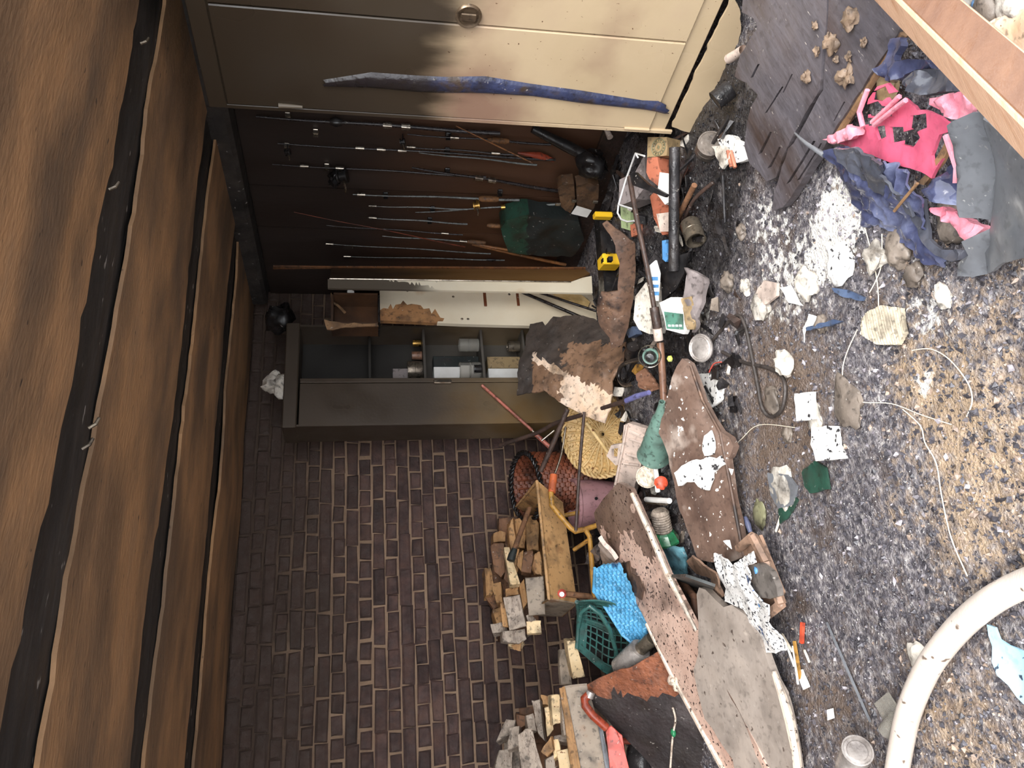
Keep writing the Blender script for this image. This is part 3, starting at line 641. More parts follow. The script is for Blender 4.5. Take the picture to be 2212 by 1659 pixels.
# ------------------------------------------------------------ boards standing in the corner
def standing(name, px, pl, t, mat, **k): return sheet(name, px, pl, t, mat, **k)
A = P3(hz(1285, 600, .0), hz(1278, 632, .0), hy(640, 606, 4.02))
tb = thing('cupboard_carcass', 'tall narrow cupboard carcass with tan inside and white front edge', 'cupboard', hz(1290, 605, .02))
pa = P3(hx(600, 582, 2.88), hx(1285, 585, 2.80), hy(1240, 606, 3.85)); 
q1, q2 = hx(592, 578, 2.86), hx(1292, 582, 2.86)
sheet('tan_panel', [(716, 579), (1293, 582), (1232, 609), (712, 600)], P3(hx(1290, 582, 2.86), hx(700, 579, 2.86), hy(900, 606, 3.72)), .012, 'hardtan', parent=tb, res=.06)
sheet('edge_strip', [(590, 576), (716, 578), (1293, 580), (1293, 587), (716, 580.5), (590, 582)], PX(2.855), .012, 'chipedge', parent=tb, res=.06)
yw = hx(900, 604, 2.62).y
sheet('white_panel', [(708, 603), (1000, 606), (1233, 609), (1258, 600), (1278, 596), (1280, 633), (1000, 628), (708, 622)], PY(3.62), .016, ['melamine_sooty', 'melamine'], parent=tb, res=.02, matf=lambda c: 1 if (lambda p_: 826 < p_[0] < 985 and 599+(p_[0]-826)*.07 < p_[1]+2*nz(c.x, c.z, 0, 60) < 603+(p_[0]-826)*.15)(proj(c)) else 0)
MB().tube([hy(712, 602, 3.612), hy(1000, 606, 3.612), hy(1233, 609, 3.612)], .004, 6).build('hinge_strip', 'chrome', tb)
# white door panel with a burnt compartment above
PD = 3.86
wd = thing('white_appliance', 'white enamelled appliance panel with a burnt-out compartment at its top', 'appliance', hy(1285, 670, PD))
sheet('front_panel', [(820, 628), (1140, 630), (1285, 636), (1290, 700), (1160, 704), (1000, 700), (820, 692)], PY(PD), .03, ['melamine', 'scorch'], parent=wd, res=.03, matf=lambda c: 1 if (lambda p_: ((p_[0]-880)/70)**2+((p_[1]-692)/34)**2 < 1+.5*nz(c.x, c.z, 0, 18))(proj(c)) else 0)
for (x, y0_, y1_) in ((1048, 631, 662), (1119, 632, 661)):
    a, b = hy(x-5, y0_, PD), hy(x+4, y1_, PD); MB().bb((min(a.x, b.x), PD-.006, min(a.z, b.z)), (max(a.x, b.x), PD+.002, max(a.z, b.z)), bev=.002).build('brown_slot', 'brown', wd)
for (x, y) in ((979, 641), (1100, 636), (998, 689), (1011, 689), (880, 628)):
    MB().lathe([(0, .004), (.006, .003), (.008, 0)], hy(x, y, PD), (0, -1, 0), 10).build('screw', 'tin', wd, smooth=50)
a = hy(716, 632, PD); b = hy(820, 700, PD)
x0, x1, z0_, z1_ = a.x, b.x, b.z, a.z
if x0 > x1: x0, x1 = x1, x0
MB().bb((x0, PD+.13, z0_), (x1, PD+.14, z1_)).build('compartment_back', 'burntin', wd)
MB().bb((x0, PD-.0, z1_-.012), (x1, PD+.14, z1_)).build('compartment_top', 'burntin', wd)
MB().bb((x0, PD, z0_), (x0+.012, PD+.14, z1_)).build('compartment_side', 'burntin', wd)
MB().bb((x1-.012, PD, z0_), (x1, PD+.14, z1_)).build('compartment_side', 'burntin', wd)
MB().bb((x0, PD, z0_-.004), (x1, PD+.14, z0_+.008)).build('compartment_floor', 'black', wd)
p = hy(758, 632, PD+.03); MB().lathe([(.0, 0), (.010, .002), (.018, .02), (.014, .04), (.0, .044)], p+Vector((0, 0, -.02)), (0, 0, 1), 8).build('lamp_bulb', 'paper', wd)
wire('pipe_stub', [hy(717, 634, PD+.05), hy(719, 652, PD+.05), hy(730, 660, PD+.05), hy(745, 675, PD+.03)], .008, 'tanedge', None, None, parent=wd)
sheet('scorched_flap', [(700, 690), (740, 698), (815, 698), (818, 704), (760, 706), (705, 712)], PY(PD-.02), .008, 'tanedge', jag=.01, parent=wd, res=.03)
# black bars leaning in front of the appliance
for i, (a, b, r) in enumerate((((1125, 630), (1290, 700), .010), ((1165, 632), (1288, 672), .008))):
    MB().tube([hy(*a, PD-.03), hy(*b, PD-.14)], r, 8).build('iron_bar', 'blackrod', None, ['longer black iron bar leaning across the white panel', 'shorter black iron bar above the longer one'][i], 'bar', 'black iron bars', 50)
sheet('wicker_scrap', [(1195, 634), (1255, 636), (1275, 652), (1270, 664), (1230, 650)], PY(PD-.02), .01, 'wick_pale', res=.02, disp=lambda u, v, q: .004*math.sin(u*260), label='scrap of pale split cane behind the black bars', cat='scrap')

# ------------------------------------------------------------ curved sheets in front of the locker
P1 = P3(hy(1140, 780, 3.72), hy(1300, 890, 3.35), hy(1290, 700, 3.42))
def curl(u, v, q):
    x, y, _ = proj(q); s = (x-1160)/200; t = (y-790)/100
    return .05*math.cos(t*1.3)-.05*max(0, t-.2+.55*s*0)+.012*nz(u, v, 0, 9)+.01*nz(u, v, 3, 25)
def sheetmat(c):
    x, y, _ = proj(c); k = 12*nz(c.x, c.z, 0, 22); d_ = y-(768+(x-1155)*.52)+k
    if d_ < 0: return 0 if (x < 1215+2*k or y < 742+2*k) else 2
    if x < 1150: return 0
    return 1 if (d_ < 13+max(0, (x-1220)*.3) or x > 1206+2*k) else 2
sheet('bent_lining_sheet', [(1133, 790), (1142, 760), (1150, 705), (1175, 698), (1182, 708), (1200, 688), (1245, 682), (1290, 692), (1320, 730), (1345, 760), (1362, 740), (1355, 800), (1330, 830), (1315, 880), (1296, 903), (1260, 895), (1210, 870), (1180, 848), (1145, 852), (1118, 855), (1128, 815)], P1, .008, ['sheet', 'sheet_pale', 'sheet_brown'], res=.018, disp=curl, jag=.006,
      label='large bent burnt sheet, charred above and pale pinkish below', cat='sheet',
      matf=sheetmat)
P2 = P3(hz(1300, 480, .35), hz(1380, 600, .15), hz(1320, 730, .22))
sheet('bark_sheet', [(1302, 478), (1312, 470), (1340, 492), (1372, 520), (1374, 580), (1368, 640), (1358, 700), (1345, 735), (1322, 744), (1318, 720), (1296, 700), (1288, 670), (1292, 640), (1300, 625), (1335, 620), (1340, 560), (1326, 510)], P2, .01, 'bark', res=.025, jag=.005,
      disp=lambda u, v, q: .05*math.cos((proj(q)[0]-1330)/34.)+.01*nz(u, v, 1, 12), label='curved brown bark-like sheet arched over the black case', cat='sheet')
# black case with yellow ends
t = thing('tool_case', 'black tool case with yellow end caps under the brown sheet', 'tool case', hz(1320, 555, .05))
cA, cB = hz(1305, 462, .10), hz(1318, 640, .10)
d = (cB-cA).normalized(); nrm = Vector((-d.y, d.x, 0)); Mx = Matrix((d, nrm, Vector((0, 0, 1)))).transposed()
MB().box((cA+cB)/2+Vector((0, 0, -.02)), ((cB-cA).length, .11, .13), Mx, bev=.01).build('case_body', 'black', t)
for q, s in ((hz(1302, 466, .14), (.03, .05, .10)), (hz(1316, 566, .14), (.06, .10, .10))): MB().box(q, s, Mx, bev=.005).build('yellow_cap', 'yellow', t)
for q in ((1322, 553), (1312, 574), (1325, 571)): MB().box(hz(*q, .15)+Vector((0, -.04, .03)), (.022, .03, .022), Mx).build('print_mark', 'black', t)

# ------------------------------------------------------------ wheelbarrow of firewood
def prismq(px, Yv, t, tilt=(0, 0)):
    n = Vector((tilt[0], -1, tilt[1])).normalized(); c = hy(sum(p[0] for p in px)/len(px), sum(p[1] for p in px)/len(px), Yv); pl = (c, n)
    return [hp(x, y, pl) for x, y in px], n
def billet(name, px, Yv, t, mat, label, cat='firewood', group=None, tilt=None, parent=None):
    if tilt is None: tilt = (U(-.35, .35), U(-.1, .5))
    poly, n = prismq(px, Yv, t, tilt); k = len(poly); c = sum(poly, Vector())/k; V = []
    P = []
    for i in range(k):
        a, b = poly[i], poly[(i+1) % k]; P.append(a)
        for q in (.33, .67): P.append(a.lerp(b, q)+Vector((U(-.003, .003), U(-.003, .003), U(-.003, .003))))
    m_ = len(P)
    for d_, s in ((.0, .955), (.004, 1.0), (t-.004, .985), (t, .93)):
        for p in P: V.append(c+(p-c)*s-n*(d_+U(-.0015, .0015)))
    Fs = [list(range(m_)), list(range(4*m_-1, 3*m_-1, -1))]+[[r_*m_+i, r_*m_+(i+1) % m_, (r_+1)*m_+(i+1) % m_, (r_+1)*m_+i] for r_ in range(3) for i in range(m_)]
    return MB().add(V, Fs).build(name, mat, parent, label, cat, group)
YW = 3.78
Rn = [hy(1160, 1040, YW), hy(1186, 1294, YW)]; Bn = [hy(1216, 1088, YW+.09), hy(1247, 1305, YW+.09)]
Rf = [p+Vector((.02, .52, .03)) for p in Rn]; Bf = [p+Vector((0, .33, 0)) for p in Bn]
wbw = thing('wheelbarrow', 'tan metal wheelbarrow with yellow tube frame, heaped with firewood', 'wheelbarrow', Vector((Rn[0].x*.5+Rn[1].x*.5, YW+.25, 0)))
def panel(nm, q, mat, par, t=.006):
    n = (q[1]-q[0]).cross(q[2]-q[0]).normalized(); MB().prism(q, n, t).build(nm, mat, par)
panel('tray_side', [Rn[0], Rn[1], Bn[1], Bn[0]], 'barrow', wbw); panel('tray_side', [Rf[0], Rf[1], Bf[1], Bf[0]], 'barrow', wbw)
panel('tray_end', [Rn[0], Rf[0], Bf[0], Bn[0]], 'barrow', wbw); panel('tray_end', [Rn[1], Rf[1], Bf[1], Bn[1]], 'barrow_grey', wbw)
panel('tray_floor', [Bn[0], Bn[1], Bf[1], Bf[0]], 'barrow', wbw)
MB().tube([Rn[0], Rn[1], Rf[1], Rf[0], Rn[0]], .009, 8).build('rim', 'barrow', wbw, smooth=60)
def ytube(nm, pts, r, mat='yellowbar', par=wbw):
    return MB().tube(pts, r, 10).build(nm, mat, par, smooth=60)
YH = YW-.05
ytube('handle', [hy(1190, 1060, YH), hy(1192, 1092, YH), hy(1208, 1112, YH), hy(1232, 1140, YH), hy(1242, 1148, YH), hy(1268, 1142, YH), hy(1292, 1134, YH)], .014)
MB().tube([hy(1196, 1026, YH), hy(1194, 1044, YH), hy(1192, 1064, YH)], [.020, .021, .020], 12).build('grip', 'orange', wbw, smooth=50)
ytube('leg', [hy(1266, 1146, YH), hy(1274, 1160, YH), hy(1276, 1185, YH), hy(1284, 1292, YH)], .013)
ytube('strut', [hy(1272, 1166, YH+.02), hy(1240, 1188, YH+.1)], .011)
ytube('axle_arm', [hy(1216, 1282, YH-.02), hy(1240, 1285, YH), hy(1270, 1288, YH), hy(1296, 1300, YH+.02)], .015, 'wood_brown')
q = hy(1214, 1282, YH-.05); MB().lathe([(0, .012), (.016, .008), (.022, 0), (.016, -.008)], q, (0, -1, .1), 16).build('reflector', ['red'], wbw, smooth=50)
MB().lathe([(0, .004), (.012, .002), (.0125, 0)], q+Vector((-.006, -.011, .004)), (0, -1, .1), 12).build('reflector_patch', 'paper', wbw, smooth=50)
MB().lathe([(.05, -.03), (.15, -.03), (.165, -.012), (.165, .012), (.15, .03), (.05, .03)], Vector((Rn[1].x-.12, YW+.27, .17)), (0, 1, 0), 28).build('wheel', 'black', wbw, smooth=40)
for s in (1,): MB().tube([Vector((Rn[0].x-.1, YW+.12, .0)), Vector((Rn[0].x-.15, YW+.14, Bn[0].z))], .012, 8).build('leg', 'yellowbar', wbw)
G1 = 'firewood heaped in the tan wheelbarrow'
fwood = [  # px quad, Y, thickness, material, label
    ([(1066, 1152), (1080, 1146), (1093, 1150), (1092, 1170), (1066, 1172)], 4.22, .12, 'wood', 'small tan block at the right crest of the wheelbarrow firewood'),
    ([(1059, 1180), (1066, 1172), (1089, 1173), (1092, 1235), (1082, 1248), (1068, 1236)], 4.14, .1, 'wood_brown', 'dark grained split log on the crest of the firewood'),
    ([(1088, 1182), (1100, 1181), (1124, 1260), (1102, 1262)], 3.98, .05, 'wood_pale', 'bright yellow offcut lying upright in the firewood'),
    ([(1103, 1122), (1122, 1118), (1138, 1140), (1134, 1184), (1103, 1182)], 4.16, .1, 'wood', 'wide tan board end behind the brown stick'),
    ([(1134, 1116), (1152, 1112), (1164, 1130), (1164, 1190), (1150, 1186), (1138, 1190)], 4.05, .08, 'wood', 'splintered tan board by the barrow rim'),
    ([(1132, 1192), (1150, 1188), (1154, 1200), (1147, 1238), (1126, 1234)], 3.94, .07, 'wood_brown', 'brown split billet in the middle of the firewood'),
    ([(1155, 1196), (1166, 1190), (1171, 1215), (1170, 1243), (1156, 1238), (1150, 1222)], 3.90, .05, 'wood', 'rounded tan billet tucked under the barrow rim'),
    ([(1046, 1227), (1060, 1226), (1067, 1262), (1064, 1284), (1050, 1286)], 4.2, .08, 'wood', 'tan slat at the very top of the firewood'),
    ([(1062, 1262), (1082, 1256), (1086, 1300), (1072, 1302)], 4.1, .07, 'wood', 'light tan slat beside the top slat'),
    ([(1086, 1290), (1122, 1284), (1137, 1352), (1100, 1362)], 3.92, .05, 'wood_grey', 'rough grey plank end with worm holes'),
    ([(1059, 1348), (1092, 1344), (1098, 1364), (1064, 1368)], 4.1, .08, 'wood_grey', 'weathered grey stick low on the left of the firewood'),
    ([(1137, 1342), (1169, 1340), (1170, 1367), (1138, 1369)], 3.84, .05, 'wood_pale', 'pale square sawn block at the left of the barrow'),
    ([(1086, 1364), (1134, 1358), (1138, 1380), (1122, 1391), (1086, 1386)], 4.0, .1, 'wood_grey', 'grey log with a blackened corner'),
    ([(1104, 1394), (1127, 1388), (1125, 1407), (1110, 1404)], 4.04, .08, 'wood', 'lowest tan offcut at the left of the heap'),
    ([(1048, 1290), (1064, 1280), (1080, 1308), (1066, 1317)], 4.2, .08, 'wood_brown', 'brown wedge at the upper left of the heap'),
    ([(1092, 1272), (1120, 1268), (1121, 1284), (1092, 1290)], 4.02, .06, 'wood', 'small tan block above the grey plank'),
    ([(1080, 1304), (1090, 1300), (1098, 1356), (1086, 1354)], 4.03, .05, 'wood', 'narrow tan strip left of the grey plank'),
    ([(1134, 1248), (1174, 1244), (1178, 1328), (1142, 1332)], 3.9, .03, 'barrow_grey', 'flat grey-brown board inside the barrow'),
    ([(1095, 1205), (1102, 1215), (1100, 1262), (1088, 1250)], 4.06, .06, 'wood_brown', 'thin brown splinter beside the bright offcut'),
    ([(1122, 1262), (1132, 1250), (1140, 1300), (1130, 1316)], 3.97, .06, 'wood', 'tan strip between the grey plank and the flat board'),
    ([(1120, 1196), (1131, 1188), (1126, 1236), (1116, 1222)], 4.02, .06, 'wood', 'tan wedge beside the bright offcut'),
]
for q, Yv, t_, mt, lab in fwood: billet('firewood_billet', q, Yv, t_, mt, lab, 'firewood', G1)
for q, Yv, t_, mt, lab in (
    ([(1078, 1120), (1160, 1110), (1165, 1180), (1080, 1190)], 4.26, .06, 'wood_brown', 'wide brown board buried deep behind the tan boards'),
    ([(1068, 1175), (1160, 1170), (1166, 1250), (1062, 1255)], 4.25, .06, 'wood_brown', 'wide brown board buried behind the bright offcut'),
    ([(1060, 1240), (1160, 1240), (1170, 1320), (1070, 1325)], 4.24, .06, 'wood_brown', 'wide brown board buried behind the grey plank'),
    ([(1076, 1300), (1160, 1300), (1168, 1360), (1080, 1385)], 4.2, .08, 'wood_brown', 'brown board buried at the left of the heap'),
    ([(1098, 1140), (1108, 1118), (1116, 1180), (1104, 1192)], 4.12, .05, 'wood', 'thin tan slat left of the brown stick'),
    ([(1112, 1184), (1122, 1186), (1118, 1240), (1108, 1230)], 4.05, .05, 'wood', 'thin tan slat under the stick tip'),
    ([(1064, 1316), (1082, 1310), (1092, 1345), (1074, 1350)], 4.12, .07, 'wood', 'short tan block at the left of the top wedge'),
    ([(1136, 1330), (1150, 1326), (1160, 1342), (1140, 1344)], 3.95, .05, 'wood_grey', 'grey sliver above the pale square block'),
    ([(1096, 1376), (1130, 1384), (1124, 1396), (1098, 1396)], 4.05, .06, 'wood_pale', 'pale splinter under the blackened log')):
    billet('firewood_billet', q, Yv, t_, mt, lab, 'firewood', G1)
bs = thing('walking_stick', 'brown stick with a black rubber tip lying on the firewood', 'stick', hy(1106, 1205, 3.86))
MB().tube([hy(1144, 1098, 3.95), hy(1128, 1140, 3.9), hy(1110, 1190, 3.86)], .014, 10).build('shaft', 'wood_brown', bs, smooth=60)
MB().tube([hy(1112, 1186, 3.86), hy(1107, 1198, 3.86), hy(1103, 1211, 3.86)], [.015, .02, .021], 12).build('rubber_tip', 'dkgreen', bs, smooth=50)
MB().tube([hy(1130, 1380, 4.1), hy(1152, 1366, 4.05)], .006, 6).build('iron_pin', 'tin', None, 'grey iron pin below the firewood at the left', 'pin')

# ------------------------------------------------------------ red wheelbarrow with a second log heap, at the left frame edge
Y2 = 3.62
rw = thing('red_wheelbarrow', 'taupe barrow with bright red frame carrying a second log heap', 'wheelbarrow', Vector((hy(1280, 1640, Y2).x, Y2+.2, 0)))
billet('tray_side', [(1218, 1482), (1268, 1476), (1332, 1690), (1258, 1700)], Y2, .01, 'barrow_grey', None, None, None, (0, .1), rw)
billet('tray_rim', [(1208, 1486), (1220, 1482), (1262, 1700), (1240, 1700)], Y2-.005, .02, 'wood', None, None, None, (0, .1), rw)
billet('tray_floor', [(1300, 1500), (1310, 1500), (1350, 1690), (1335, 1690)], Y2+.3, .35, 'barrow_grey', None, None, None, (0, 0), rw)
billet('red_bar', [(1308, 1580), (1320, 1567), (1344, 1588), (1366, 1700), (1322, 1700)], Y2-.05, .03, 'red', None, None, None, (0, .3), rw)
billet('grey_bar', [(1290, 1560), (1300, 1562), (1326, 1700), (1314, 1700)], Y2-.03, .02, 'greypl', None, None, None, (0, .2), rw)
MB().tube([hy(1274, 1500, Y2-.07), hy(1262, 1510, Y2-.07), hy(1264, 1524, Y2-.07), hy(1280, 1545, Y2-.07), hy(1310, 1572, Y2-.06)], [.020, .019, .019, .019, .019], 12).build('handle', 'dkred', rw, smooth=60)
MB().tube([hy(1277, 1494, Y2-.08), hy(1272, 1506, Y2-.07)], [.019, .022], 14).build('handle_end', 'silver', rw, smooth=50)
MB().tube([hy(1285, 1600, Y2+.1), hy(1370, 1600, Y2+.1)], .015, 8).build('leg', 'dkred', rw)
G2 = 'logs heaped in the red-framed barrow'
logs2 = [
    ([(1118, 1586), (1134, 1574), (1150, 1573), (1182, 1700), (1130, 1700)], 3.72, .1, 'wood_grey', 'thick smooth grey log leaning in the second heap'),
    ([(1191, 1502), (1209, 1500), (1215, 1560), (1195, 1567)], 3.74, .07, 'wood_pale', 'pale bark-flecked block at the top right of the second heap'),
    ([(1148, 1512), (1166, 1510), (1176, 1600), (1162, 1584)], 3.85, .06, 'wood_grey', 'grey fibrous split log behind the smooth log'),
    ([(1201, 1622), (1240, 1614), (1262, 1700), (1214, 1700)], 3.66, .08, 'wood_pale', 'pale broken log with torn end by the barrow rim'),
    ([(1093, 1553), (1114, 1555), (1110, 1584), (1071, 1602)], 3.95, .07, 'wood_grey', 'light grey wedge at the top of the second heap'),
    ([(1168, 1624), (1190, 1590), (1196, 1620), (1182, 1635)], 3.68, .05, 'wood', 'short tan wedge jutting from the second heap'),
    ([(1196, 1590), (1232, 1584), (1234, 1602), (1198, 1602)], 3.75, .06, 'wood_grey', 'short grey crosspiece in the second heap'),
    ([(1115, 1543), (1150, 1549), (1146, 1563), (1118, 1575)], 3.9, .06, 'wood_brown', 'dark brown chunk above the smooth grey log'),
    ([(1060, 1690), (1078, 1620), (1108, 1614), (1106, 1700)], 3.9, .07, 'wood_grey', 'leftmost grey log of the second heap'),
    ([(1168, 1500), (1190, 1506), (1188, 1524), (1172, 1522)], 3.9, .06, 'wood', 'tan offcut beside the pale block'),
    ([(1178, 1640), (1196, 1630), (1212, 1700), (1186, 1700)], 3.70, .06, 'wood_grey', 'narrow grey log between the smooth log and the torn log'),
]
logs2 += [
    ([(1088, 1590), (1120, 1580), (1126, 1700), (1090, 1700)], 4.0, .06, 'wood_grey', 'grey board buried at the left of the second heap'),
    ([(1120, 1530), (1200, 1520), (1230, 1600), (1130, 1610)], 4.0, .06, 'wood_brown', 'brown board buried in the middle of the second heap'),
    ([(1140, 1600), (1235, 1590), (1260, 1700), (1150, 1700)], 3.98, .06, 'wood_brown', 'brown board buried low in the second heap'),
    ([(1100, 1572), (1122, 1568), (1122, 1610), (1096, 1620)], 3.88, .06, 'wood_grey', 'small grey wedge beside the smooth grey log'),
    ([(1176, 1530), (1190, 1524), (1196, 1576), (1182, 1592)], 3.8, .06, 'wood_pale', 'pale splinter left of the pale block'),
    ([(1212, 1508), (1222, 1500), (1232, 1580), (1218, 1590)], 3.7, .05, 'wood_grey', 'grey strip along the barrow rim'),
    ([(1190, 1600), (1206, 1596), (1212, 1628), (1196, 1640)], 3.7, .05, 'wood_pale', 'pale chip above the torn log'),
    ([(1136, 1545), (1152, 1540), (1160, 1580), (1142, 1578)], 3.86, .05, 'wood_grey', 'grey slab leaning on the fibrous log')]
for q, Yv, t_, mt, lab in logs2: billet('log', q, Yv, t_, mt, lab, 'firewood', G2)
billet('pale_block', [(1225, 1386), (1243, 1384), (1264, 1462), (1238, 1467)], 3.8, .09, 'wood_pale', 'pale sawn block with dark flecks beside the green basket', 'firewood', 'loose wood by the green basket')
billet('grey_board', [(1208, 1402), (1224, 1400), (1236, 1478), (1212, 1478)], 3.9, .03, 'barrow_grey', 'narrow grey board standing against the brick wall', 'board', 'loose wood by the green basket')

# ------------------------------------------------------------ baskets, drum, casing
def wicker(nm, c, ax, r, dep, mat, label, e=1.0, rimmat=None):
    t = thing(nm, label, 'basket', c); ax = Vector(ax).normalized(); e1, e2 = basis(ax); n = 144; deep = dep > .15
    rings = 34 if deep else 20; V = []; sb = .3 if deep else .72
    for i in range(rings+1):
        s = i/rings
        if s < sb: rad = r*(.05+.83*s/sb); h = 0; rw_ = 0
        else: q_ = (s-sb)/(1-sb); rad = r*(.88+.12*q_); h = dep*q_; rw_ = 1
        for j in range(n):
            a = 2*math.pi*j/n; wv = .009*math.sin(j*math.pi*24/72)*(1 if i % 2 else -1)
            V.append(c+ax*(h+(0 if rw_ else wv))+(e1*math.cos(a)+e2*math.sin(a)*e)*(rad+(wv if rw_ else 0)))
    Fs = [[i*n+j, i*n+(j+1) % n, (i+1)*n+(j+1) % n, (i+1)*n+j] for i in range(rings) for j in range(n)]
    V2 = [p-ax*.008 for p in V]; b = len(V)
    Fs2 = [[k+b for k in f][::-1] for f in Fs]
    MB().add(V+V2, Fs+Fs2).build('weave', mat, t, smooth=40)
    for off in (0, math.pi):
        pts = []
        for j in range(121):
            a = 2*math.pi*j/120; w_ = a*22+off
            pts.append(c+ax*(dep+.010*math.cos(w_))+(e1*math.cos(a)+e2*math.sin(a)*e)*(r*1.0+.010*math.sin(w_)))
        MB().tube(pts, .008, 6).build('rim', rimmat or mat, t, smooth=60)
    for k in range(24):
        a = 2*math.pi*k/24; dr_ = e1*math.cos(a)+e2*math.sin(a)*e
        MB().tube([c+ax*.006+dr_*.02, c+ax*.008+dr_*r*.55, c+ax*.008+dr_*r*.78, c+ax*(dep*.9)+dr_*r*.97], .0055, 6).build('stake', mat, t)
    return t
bc = hd(1302, 938, 4.22); wicker('wicker_basket', bc, (CO-bc).normalized()+Vector((-.1, .0, .75)), .225, .05, 'wick_pale', 'shallow pale wicker basket below the bent burnt sheet', .98)
bc2 = hd(1165, 1045, 4.5); bc2.z = .1; wicker('brown_basket', bc2, Vector((-.12, -.22, 1)), .195, .42, 'wick_brown', 'reddish-brown wicker basket with dark rim behind the wheelbarrow handle', 1.0, 'black')
MB().tube([hd(1266, 913, 4.02), hd(1290, 945, 4.02), hd(1312, 976, 4.04)], .010, 8).build('cane_stick', 'wick_pale', None, 'thick pale cane lying across the shallow wicker basket', 'cane', smooth=60)
mt_ = thing('mauve_bucket', 'mauve painted bucket standing between the basket and the wheelbarrow', 'bucket', Vector((hy(1290, 1088, 3.95).x, 3.95, 0)))
zt = hy(1248, 1088, 3.85).z; rr_ = (hy(1280, 1036, 3.95)-hy(1280, 1139, 3.95)).length/2
MB().lathe([(rr_*.82, 0), (rr_*.96, zt*.5), (rr_*.98, zt*.92), (rr_*1.03, zt*.94), (rr_*1.03, zt), (rr_*.95, zt), (rr_*.8, .02), (0, .02)], mt_.location, (0, 0, 1), 32).build('bucket_body', 'mauve', mt_, smooth=35)
MB().lathe([(.001, .001), (.009, .001), (.009, -.004)], Vector((mt_.location.x-.015, 3.95-rr_*.99, zt*.66)), (0, -1, 0), 10).build('rivet', 'black', mt_)
cpl = P3(hz(1345, 915, .22), hz(1395, 950, .14), hz(1330, 1095, .2))
cs = thing('plastic_casing', 'off-white ribbed plastic casing lying below the baskets', 'casing', hz(1360, 1000, 0))
sheet('shell', [(1348, 918), (1358, 914), (1396, 926), (1388, 958), (1384, 1005), (1372, 1045), (1366, 1080), (1330, 1104), (1316, 1092), (1336, 1005), (1344, 960)], cpl, .03, 'offwhite', res=.03, disp=rough(.004, 9), parent=cs)
sheet('bracket', [(1310, 985), (1320, 962), (1344, 958), (1342, 1000), (1330, 1006)], cpl, .02, 'offwhite', holes=[[(1321, 970), (1335, 968), (1333, 990), (1321, 988)]], res=.02, parent=cs)
for k, (a, b) in enumerate((((1357, 916), (1322, 1090)), ((1362, 930), (1392, 944)), ((1360, 946), (1390, 956)), ((1354, 980), (1384, 988)), ((1350, 1000), (1382, 1004)))):
    MB().tube([hp(*a, cpl)+cpl[1]*.006, hp(*b, cpl)+cpl[1]*.006], .007, 6).build('rib', 'offwhite', cs)
# rods and bars around the baskets
bars = [
    ([hd(1226, 884, 4.0), hd(1196, 955, 4.05), hd(1168, 1018, 4.1)], .014, 'rustbar', 'thick rusty bar leaning into the brown basket'),
    ([hd(1258, 896, 3.95), hd(1200, 914, 4.1), hd(1160, 935, 4.2), hd(1080, 962, 4.35)], .012, 'rustbar', 'bent dark flat bar running toward the brick wall'),
    ([hd(1262, 890, 3.9), hd(1252, 1010, 3.86), hd(1244, 1146, 3.8)], .0085, 'rustbar', 'long thin dark rod standing before the mauve bucket'),
    ([hd(1222, 922, 4.1), hd(1214, 975, 4.1), hd(1203, 1012, 4.1), hd(1196, 1028, 4.1)], .006, 'tin', 'thin grey wire hook behind the orange grip'),
    ([hd(1197, 930, 4.15), hd(1170, 952, 4.15)], .006, 'chrome', 'short bright rod crossing the bent bar'),
]
for p_, r_, mt, lab in bars: wire('metal_rod', p_, r_, mt, lab, 'rod', 'rods around the baskets', 8)
pk = thing('pink_rod', 'thin pink rod leaning on the locker door', 'rod', hy(1190, 968, 4.0))
MB().tube([hy(1041, 832, 4.0), hy(1150, 930, 3.99)], .009, 10).build('shaft', 'pinkrod', pk, smooth=60); MB().tube([hy(1157, 938, 3.99), hy(1190, 968, 4.0)], .013, 10).build('sleeve', 'pinkrod', pk, smooth=60); MB().tube([hy(1148, 928, 3.99), hy(1160, 941, 3.99)], .006, 8).build('joint', 'tin', pk)
st = thing('taped_stick', 'brown stick with blue tape on the rim of the pale basket', 'stick', hz(1350, 865, .2))
MB().tube([hz(1300, 882, .3), hz(1352, 866, .24)], [.010, .012], 8).build('stick', 'rustbar', st, smooth=60); MB().tube([hz(1350, 867, .24), hz(1375, 856, .22), hz(1402, 848, .2)], [.013, .014, .011], 8).build('tape', 'purple', st, smooth=60)

# ------------------------------------------------------------ fallen boards
plA = P3(hz(1290, 1100, .30), hz(1570, 1659, .10), hz(1511, 1370, .17))
LA = 'long pale pinkish board with black specks lying over the junk'
ta = thing('fallen_board', LA, 'board', hz(1420, 1350, 0))
sheet('plank', [(1283, 1108), (1300, 1080), (1335, 1042), (1362, 1056), (1400, 1140), (1441, 1236), (1512, 1374), (1600, 1545), (1680, 1700), (1590, 1705), (1565, 1659), (1454, 1459), (1400, 1351), (1337, 1232), (1290, 1140)], plA, .022, ['plankA', 'plankA_dark'], res=.022, disp=rough(.003, 5), jag=.003, parent=ta, matf=lambda c: 1 if (lambda p_: (p_[1]-1040)+.5*(1420-p_[0]) < 165+150*nz(c.x, c.y, c.z, 7)+60*nz(c.x, c.y, c.z, 24) )(proj(c)) else 0)
MB().tube([hp(x, y, plA)+plA[1]*.002 for x, y in ((1366, 1066), (1402, 1144), (1443, 1240), (1505, 1362))], [.010, .012, .013, .006], 6).build('splintered_edge', 'pale_edge', ta)
MB().tube([hp(x, y, plA)+plA[1]*-.004 for x, y in ((1396, 1348), (1450, 1456), (1562, 1662), (1585, 1702))], [.010, .013, .014, .014], 6).build('splintered_edge', 'pale_edge', ta)
lump('knot', hp(1458, 1474, plA), .035, 'pale_edge', None, None, parent=ta, amp=.6)
